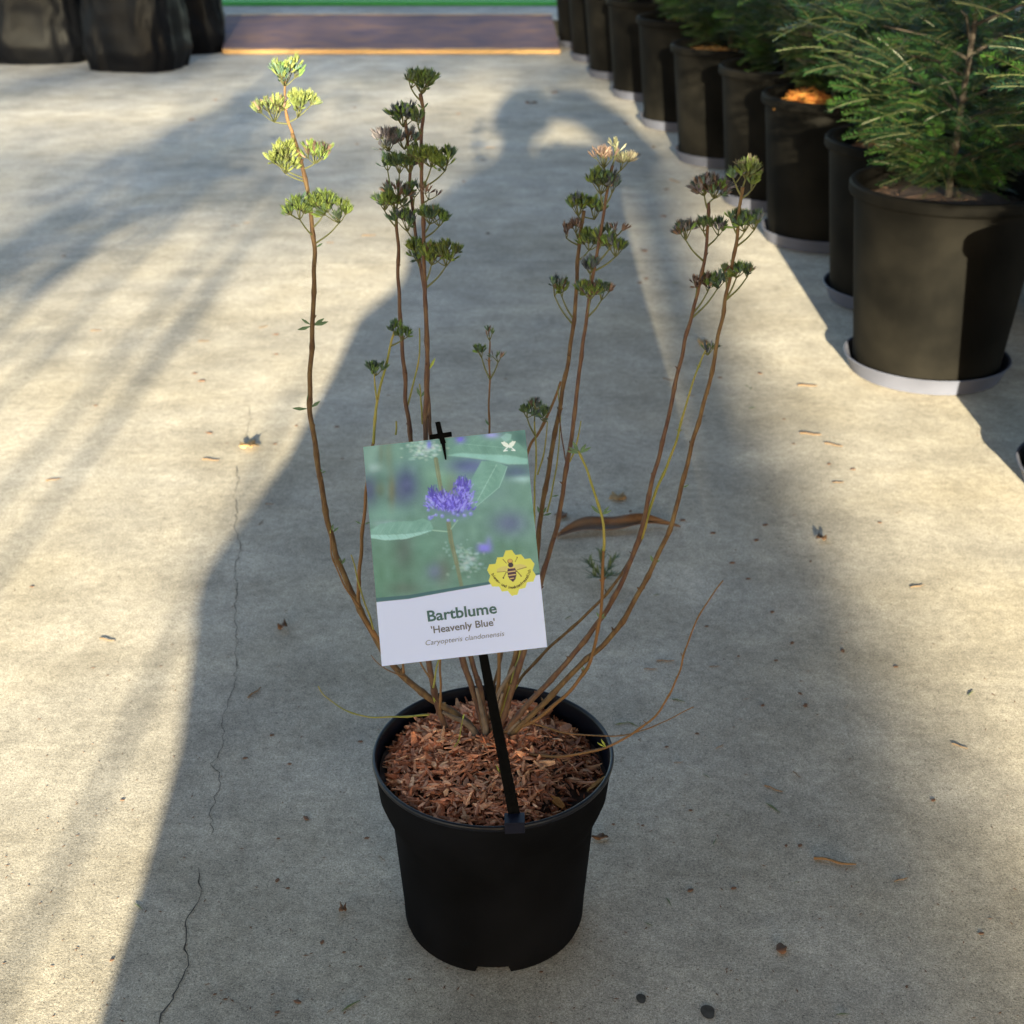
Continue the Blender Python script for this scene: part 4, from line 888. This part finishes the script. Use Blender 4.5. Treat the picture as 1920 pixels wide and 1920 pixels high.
def bit(kind, px, py, Lpx, ang):
    c = gz(px, py, .0006); k = (c.y*.9+.5)/F; o = protos[kind] if kind not in used else copy_tree(protos[kind]); used.add(kind)
    o.location = c; o.scale = (Lpx*k, Lpx*k, Lpx*k*(.5 if kind == 'bark_crumb' else .8)); o.rotation_euler.z = R(ang)
    tag(o, {'bark_crumb': 'small brown bark crumb lying on the concrete', 'dry_twig': 'short dry brown twig lying on the concrete', 'fallen_needle': 'short green needle lying on the concrete'}[kind],
        {'bark_crumb': 'crumb', 'dry_twig': 'twig', 'fallen_needle': 'needle'}[kind], {'bark_crumb': 'bark crumbs on the concrete', 'dry_twig': 'twigs on the concrete', 'fallen_needle': 'green needles on the concrete'}[kind])
for a in [(395, 863, 33, -10), (495, 53+560, 20, 40), (382, 640, 20, 5), (692, 442, 26, 5), (440, 423, 14, -10), (1514, 724, 36, -5), (1520, 815, 40, -15), (1563, 835, 34, -30), (1572, 905, 22, 5), (1565, 1618, 78, -16), (478, 1299, 40, 60), (1350, 1400, 22, 40), (1272, 1430, 18, 5), (1494, 1453, 22, -60), (1450, 1480, 36, -35), (920, 277, 18, 0), (1295, 742, 16, 5), (1252, 712, 22, -40), (1535, 1611, 14, -5), (840, 868, 18, -15), (716, 1610, 18, -50), (620, 1895, 18, 50), (1583, 1700, 10, 70), (1588, 1325, 14, 60), (1400, 1310, 10, 20), (1265, 340, 28, -55), (620, 455, 16, 10), (463, 418, 14, 20), (1248, 1240, 34, 0), (1340, 1250, 20, 8), (505, 945, 16, 5), (490, 980, 20, 75), (1220, 1255, 24, 0), (100, 900, 28, 20), (200, 1200, 30, -20), (1720, 1100, 28, 15), (1800, 1400, 30, -35), (180, 620, 20, 10), (1690, 1650, 32, 20)]:
    bit('dry_twig', *a)
for a in [(1500, 1585, 14, 40), (1376, 1665, 14, 10), (1295, 1669, 16, 15), (1295, 1519, 10, 0), (1474, 1585, 10, 60), (676, 1390, 12, 0), (510, 1378, 12, 30), (460, 1421, 12, 0), (543, 1432, 10, 0), (574, 1534, 18, -60), (688, 1571, 12, 0), (522, 1572, 9, 0), (520, 1650, 14, 60), (540, 1665, 10, 0), (604, 1766, 14, 60), (676, 1812, 9, 0), (768, 1836, 9, 20), (645, 1785, 9, 0), (403, 1864, 9, 10), (423, 1873, 10, 0), (558, 1878, 18, -30), (520, 1897, 12, 10), (642, 860, 7, 0), (516, 832, 10, 0), (393, 812, 14, -30), (556, 798, 10, 50), (518, 627, 12, 0), (518, 664, 10, -5), (379, 714, 16, 5), (365, 700, 12, -40), (632, 800, 11, 0), (728, 741, 7, 0), (948, 710, 7, 0), (1540, 1005, 8, 0), (1435, 984, 14, 20), (1337, 999, 14, 5), (1418, 1012, 14, 30), (1373, 1055, 14, 0), (1520, 1052, 8, 60), (1485, 1205, 14, 50), (1580, 1220, 16, 80), (1448, 1147, 12, 30), (1403, 1085, 12, 0), (1325, 1174, 10, 0), (1425, 700, 14, -70), (1350, 708, 10, 0), (1470, 786, 8, 0), (1488, 832, 8, 10), (1280, 975, 14, 0), (1182, 958, 10, 50), (1250, 1400, 10, 0), (1307, 1375, 10, 0), (1150, 1545, 8, 0), (1205, 1547, 8, 40), (1015, 1822, 10, 0), (915, 438, 7, 0), (1208, 470, 16, -50), (1200, 530, 12, 0), (1212, 522, 12, 20), (1245, 405, 14, -5), (1250, 355, 12, 0), (1225, 275, 12, 30), (1195, 290, 18, 20), (1175, 232, 12, 0), (1040, 173, 16, 0), (870, 340, 9, 10), (905, 300, 8, 0), (360, 224, 14, 0), (405, 187, 10, 0), (665, 202, 8, 0), (670, 270, 9, 10), (860, 213, 9, 0), (1320, 780, 8, 0), (1385, 1230, 8, 10), (1455, 1238, 10, 0), (1430, 1322, 12, 40), (1500, 1300, 12, -60), (1510, 1322, 16, 60), (1555, 870, 10, 20), (1600, 880, 12, 0), (230, 1500, 10, 0), (60, 1100, 10, 0), (180, 760, 10, 0), (1680, 1250, 12, 10), (1750, 1500, 14, 30), (1840, 1750, 14, 0), (1700, 1850, 10, 60), (1650, 980, 10, 0), (210, 1800, 12, 30), (120, 480, 10, 0)]:
    bit('bark_crumb', *a)
for a in [(658, 1886, 42, 42), (1200, 1357, 14, 80), (1165, 1357, 26, 15), (1186, 1358, 26, -40), (1271, 1313, 26, -20), (1325, 1455, 16, -50), (1449, 1515, 36, -52), (1340, 1578, 20, 65), (1254, 1691, 24, -70), (1216, 1733, 18, -35), (1580, 1902, 26, 5), (1065, 1158, 18, 50), (1232, 1115, 14, 20), (1408, 728, 16, 70), (1400, 724, 12, -60), (1268, 530, 14, 20), (1410, 765, 14, 25), (1492, 1654, 10, 20), (1364, 1528, 10, 10), (1070, 1145, 12, -40), (1820, 1300, 24, 50), (260, 1700, 26, -40)]:
    bit('fallen_needle', *a)
# dark wet specks and fine crumbs
for (px, py, r_, lb) in ((1327, 1897, 13, 'round dark wet spot near the bottom edge of the concrete'), (1202, 1872, 9, 'faint dark spot left of the round wet spot at the bottom'), (915, 437, 4, 'tiny black spot on the concrete between the tall stems')):
    c = gz(px, py, .0008); k = (c.y*.9+.5)/F; mb = MB(); n = 20; mb.add([(0, 0, 0)]+[(math.cos(i*.314)*r_*k*(1+.07*math.sin(i*.9)), math.sin(i*.314)*r_*k*1.4*(1+.07*math.cos(i*.7)), 0) for i in range(n)], [(0, 1+i, 1+(i+1) % n) for i in range(n)])
    tag(mb.build('ground_spot', M['crack'], loc=c), kind='structure')
mb = MB(); rn = random.Random(77)
for i in range(1500):
    x, y = rn.uniform(-60, 1980), rn.uniform(60, 1980); c = gz(x, y, .0004); s = rn.uniform(.0006, .0015)*(1+.25*c.y/3); a = rn.uniform(0, 6.28); e = Vector((math.cos(a), math.sin(a), 0))*s*rn.uniform(1, 2.6); f = Vector((-math.sin(a), math.cos(a), 0))*s*.6
    mb.add([c-e, c-f, c+e, c+f, c+Vector((0, 0, s*.35))], [(0, 1, 4), (1, 2, 4), (2, 3, 4), (3, 0, 4)])
tag(mb.build('fine_litter', M['crumb']), 'fine brown litter crumbs scattered over the concrete', 'litter', kind='stuff')

# ---------------------------------------------------------------- what throws the shadows (behind the viewpoint)
per = empty('person', (-.15, -.5, 0)); tag(per, 'person in a long dark coat with raised arm whose shadow covers the concrete', 'person')
V_ = [(-.15, -.52, .74), (-.15, -.52, .9), (-.15, -.5, 1.04), (-.17, -.47, 1.13), (-.2, -.44, 1.20), (-.17, -.41, 1.30), (-.17, -.41, 1.38),
      (-.31, -.5, 1.06), (-.43, -.46, .92), (-.3, -.25, 1.02), (-.22, -.17, 1.05),
      (.03, -.5, 1.07), (.30, -.47, 1.13), (.17, -.42, 1.33), (.08, -.4, 1.385),
      (-.25, -.52, .7), (-.27, -.46, .4), (-.28, -.52, .07), (-.28, -.38, .03), (-.05, -.52, .7), (-.03, -.46, .4), (-.02, -.52, .07), (-.02, -.38, .03)]
V_ = [(x+.065*z, y, z) for x, y, z in V_]
E_ = [(0, 1), (1, 2), (2, 3), (3, 4), (4, 5), (5, 6), (2, 7), (7, 8), (8, 9), (9, 10), (2, 11), (11, 12), (12, 13), (13, 14), (0, 15), (15, 16), (16, 17), (17, 18), (0, 19), (19, 20), (20, 21), (21, 22)]
RR = [.15, .14, .15, .08, .06, .10, .08, .07, .045, .035, .03, .07, .045, .035, .03, .09, .06, .045, .04, .09, .06, .045, .04]
for hb, dirv in ((10, Vector((.5, .8, .3))), (14, Vector((-.9, .2, .35)))):
    dirv.normalize(); s = dirv.cross(Vector((0, 0, 1))).normalized()
    for f in range(5):
        b = Vector(V_[hb]); o_ = s*(f-2)*.016; L = (.045, .07, .078, .072, .055)[f]
        i0 = len(V_); V_.append(tuple(b+dirv*.045+o_)); V_.append(tuple(b+dirv*(.045+L*.5)+o_*1.2)); V_.append(tuple(b+dirv*(.045+L)+o_*1.2-Vector((0, 0, .015))))
        E_ += [(hb, i0), (i0, i0+1), (i0+1, i0+2)]; RR += [.011, .009, .007]
me = bpy.data.meshes.new('body'); me.from_pydata([Vector(v)-Vector(per.location) for v in V_], E_, [])
bo = bpy.data.objects.new('body', me); COL.objects.link(bo); bo.parent = per; sk = bo.modifiers.new('skin', 'SKIN'); sk.use_smooth_shade = True
for i, r_ in enumerate(RR): me.skin_vertices[0].data[i].radius = (r_, r_)
me.skin_vertices[0].data[0].use_root = True; su = bo.modifiers.new('sub', 'SUBSURF'); su.levels = 2; su.render_levels = 2; me.materials.append(M['skin'])
mb = MB(); secs = [(.28, -.495, .25), (.34, -.515, .26), (.40, -.54, .27), (.46, -.595, .268), (.50, -.63, .265), (.55, -.60, .26), (.60, -.575, .255), (.70, -.555, .24), (.78, -.55, .225), (.84, -.47, .215), (.92, -.475, .205), (1.0, -.46, .20), (1.08, -.40, .20), (1.14, -.33, .10), (1.18, -.27, -.07)]
SG = 48; vs = []
for z, a, b in secs:
    for k in range(SG):
        q = 6.283*k/SG; vs.append(((a+b)/2+(b-a)/2*math.cos(q)+.15, (.19 if z < 1.1 else .12)*math.sin(q)*(1+.05*math.sin(q*9+z*3)), z))
mb.add(vs, [(i*SG+k, i*SG+(k+1) % SG, (i+1)*SG+(k+1) % SG, (i+1)*SG+k) for i in range(len(secs)-1) for k in range(SG)]); mb.v = [(x+.065*z, y, z) for x, y, z in mb.v]; mb.build('coat', M['coat'], per, smooth=True)
mb = MB()
mb.tube([(-.17+.15, .02, 1.08), (-.33+.15-.1, .04, .94), (-.3+.15, .22, 1.02)], [.09, .085, .05], 14); mb.tube([(-.10+.15, 0, 1.14), (.32+.15, .03, 1.15), (.33+.15, .03, 1.15), (.24+.15, .07, 1.28), (.08+.15, .08, 1.385), (-.06+.15, .09, 1.39)], [.10, .085, .085, .085, .085, .075], 14)
mb.v = [(x+.065*z, y, z) for x, y, z in mb.v]; mb.build('sleeves', M['coat'], per, smooth=True)
mb = MB(); mb.tube([(-.25+.15, -.02, .7), (-.27+.15, .03, .4), (-.28+.15, -.02, .05)], [.1, .085, .07], 16); mb.tube([(-.05+.15, -.02, .7), (-.03+.15, .03, .4), (-.02+.15, -.02, .05)], [.1, .085, .07], 16); mb.v = [(x+.065*z, y, z) for x, y, z in mb.v]; mb.build('trousers', M['trousers'], per, smooth=True)
mb = MB(); vs = []
for j in range(13):
    for k in range(24):
        ph = math.pi*.62*j/12; th = 6.283*k/24; rr_ = .145*(1+.05*pnoise(Vector((th*3, ph*4, 1)))); vs.append((-.035+rr_*math.sin(ph)*math.cos(th)*.95, .075+rr_*math.sin(ph)*math.sin(th)*1.05, 1.335+rr_*1.12*math.cos(ph)))
mb.add(vs, [(j*24+k, j*24+(k+1) % 24, (j+1)*24+(k+1) % 24, (j+1)*24+k) for j in range(12) for k in range(24)]); mb.v = [(x+.065*z, y, z) for x, y, z in mb.v]; mb.build('hair', M['hair'], per, smooth=True)

def leafy(mb, c, r, n, size, rn, sq=1.):
    for i in range(n):
        p = Vector((rn.gauss(0, r*.5), rn.gauss(0, r*.5), rn.gauss(0, r*.5*sq)))+Vector(c); d = Vector((rn.gauss(0, 1), rn.gauss(0, 1), rn.gauss(0, 1))).normalized(); s = d.orthogonal().normalized(); L = size*rn.uniform(.6, 1.3); f = rn.uniform(.7, 1.3)
        mb.add([p, p+d*L*.5+s*L*.22, p+d*L, p+d*L*.5-s*L*.22], [(0, 1, 2, 3)], (.05*f, .10*f, .025*f))
def shrub(loc, stems_, clumps, label, seed):
    rn = random.Random(seed); o = empty('bamboo_shrub', loc); tag(o, label, 'shrub'); mb = MB(); mb.lathe([(0, .01), (.14, .01), (.18, .34), (.19, .34), (.19, .36), (.17, .36), (.165, .31), (0, .31)], 40); mb.build('pot', M['nursery_plastic'], o, auto=30)
    for (x, z1, r_) in stems_:
        mb = MB(); mb.tube(smooth_path([(x*.25, 0, .3), (x*.8, .02, z1*.5), (x, 0, z1)], 6), r_, 7); mb.build('stem', M['stem_young'], o, smooth=True)
    mb = MB()
    for (x, z, r_, n, s, sq) in clumps: leafy(mb, (x, 0, z), r_, n, s, rn, sq)
    mb.build('foliage', M['yew'], o)
shrub((-1.24, -4, 0), [(-.3, 2.3, .012), (-.1, 2.2, .010), (.12, 1.95, .009), (.24, 1.85, .008)], [(-.3, 1.95, .25, 380, .09, 1.2), (-.15, 1.80, .16, 120, .08, 1.3), (-.45, 1.55, .2, 220, .09, 1), (.05, 2.05, .2, 40, .08, 1), (.16, 1.75, .1, 14, .07, 2), (-.1, 1.75, .12, 20, .07, 1)], 'potted bamboo behind the viewpoint at left, taller of two', 3)
shrub((-.84, -4, 0), [(.18, 1.36, .008), (-.2, 1.6, .008), (.4, 1.33, .006)], [(.18, 1.22, .07, 12, .06, 2.2), (.38, 1.25, .08, 12, .05, 1.5), (-.22, 1.45, .12, 16, .06, 1)], 'potted bamboo behind the viewpoint at left, shorter of two', 4)
# unseen columnar conifer, added and shaped to cast the soft shade at right
rn = random.Random(8); o = empty('shade_caster_conifer', (-.03, -20, 0)); tag(o, 'unseen columnar conifer far behind the viewpoint, added to cast soft shade', 'tree'); mb = MB(); mb.tube([(0, 0, 0), (0, 0, 2), (0, 0, 4.6)], [.09, .06, .01], 8); mb.build('trunk', M['bark'], o)
mb = MB()
for i in range(9000):
    z = rn.uniform(.3, 4.85); hw = (.05 if z > 4.3 else .05+(4.3-z)*.55) if z > 3.95 else .25; hw = min(hw, .3); cx = 0 if z > 4.3 else -min(.2, (4.3-z)*.5); a = rn.uniform(0, 6.28); q = math.sqrt(rn.random())*(1 if rn.random() < .7 else 1.9)
    p = Vector((cx+hw*q*math.cos(a), .3*q*math.sin(a), z)); d = Vector((math.cos(a)*.5, math.sin(a)*.5, 1)).normalized(); s = d.orthogonal().normalized(); L = .12; f = rn.uniform(.7, 1.2)
    mb.add([p, p+d*L*.5+s*.025, p+d*L, p+d*L*.5-s*.025], [(0, 1, 2, 3)], (.03*f, .06*f, .025*f))
mb.build('crown', M['yew'], o)
# unseen sparse tree, added far behind to shade the far slab and board
o = empty('shade_caster_tree', (-5.5, -21, 0)); tag(o, 'unseen sparse broadleaf tree with long low branch, added to shade the far slab', 'tree'); mb = MB(); mb.tube(smooth_path([(0, 0, 0), (.1, 0, 2.5), (0, 0, 5), (.3, 0, 8)], 5), [.22-.011*i for i in range(16)], 10)
for (a, b, r_) in (((0, 0, 4.2), (7.2, 0, 5.25), .035), ((0, 0, 4.6), (6.5, .5, 6.3), .035), ((0, 0, 5), (5, .3, 7.4), .03), ((0, 0, 4.4), (-4, 0, 6.5), .04), ((3, 0, 4.75), (7.5, .3, 5.9), .02), ((4, 0, 4.85), (8.5, .3, 5.1), .015)):
    A, B = Vector(a), Vector(b); mb.tube(smooth_path([A, A.lerp(B, .5)+Vector((0, 0, .1)), B], 6), [r_*(1-.06*i) for i in range(13)], 6)
mb.build('trunk', M['bark'], o, smooth=True); mb = MB()
for i in range(330):
    x = rn.uniform(1., 8.3); z = 5.06+(x-5)*.015+rn.gauss(0, .03); leafy(mb, (x, rn.gauss(0, .2), z), .12, 9, .085, rn, .35)
for i in range(900):
    x = rn.uniform(-1, 8.3); z = 5.50+rn.random()**1.6*1.6; leafy(mb, (x, rn.gauss(0, .4), z), .10, 16, .10, rn)
for i in range(150):
    x = rn.uniform(-5, 6); z = rn.uniform(6, 8); leafy(mb, (x, rn.gauss(0, .6), z), .3, 14, .12, rn)
mb.build('crown', M['yew'], o)

# unseen timber roof, added to darken the foreground by blocking sky light
o = empty('sky_blocker_roof', (0, -4.2, 0)); tag(o, 'unseen flat timber roof on posts, added to block sky light over the foreground', 'canopy')
M['timber'] = mat('timber', (.05, .04, .035), .8, var=.3, vscale=6, bump=.3, bscale=60)
mb = MB(); mb.box((0, 1.6, 3.75), (4.2, 6.0, .05)); mb.build('roof', M['timber'], o)
mb = MB()
for y in (-4.2, -2.1, 0, 2.1, 4.25, 7.2): mb.box((0, y, 3.62), (4.1, .05, .078))
mb.build('beams', M['timber'], o)
for x, y in ((-3.9, -4.2), (3.9, -4.2), (-3.9, 4.25), (3.9, 4.25)):
    mb = MB(); mb.box((x, y, 1.77), (.06, .06, 1.769)); mb.build('post', M['timber'], o)
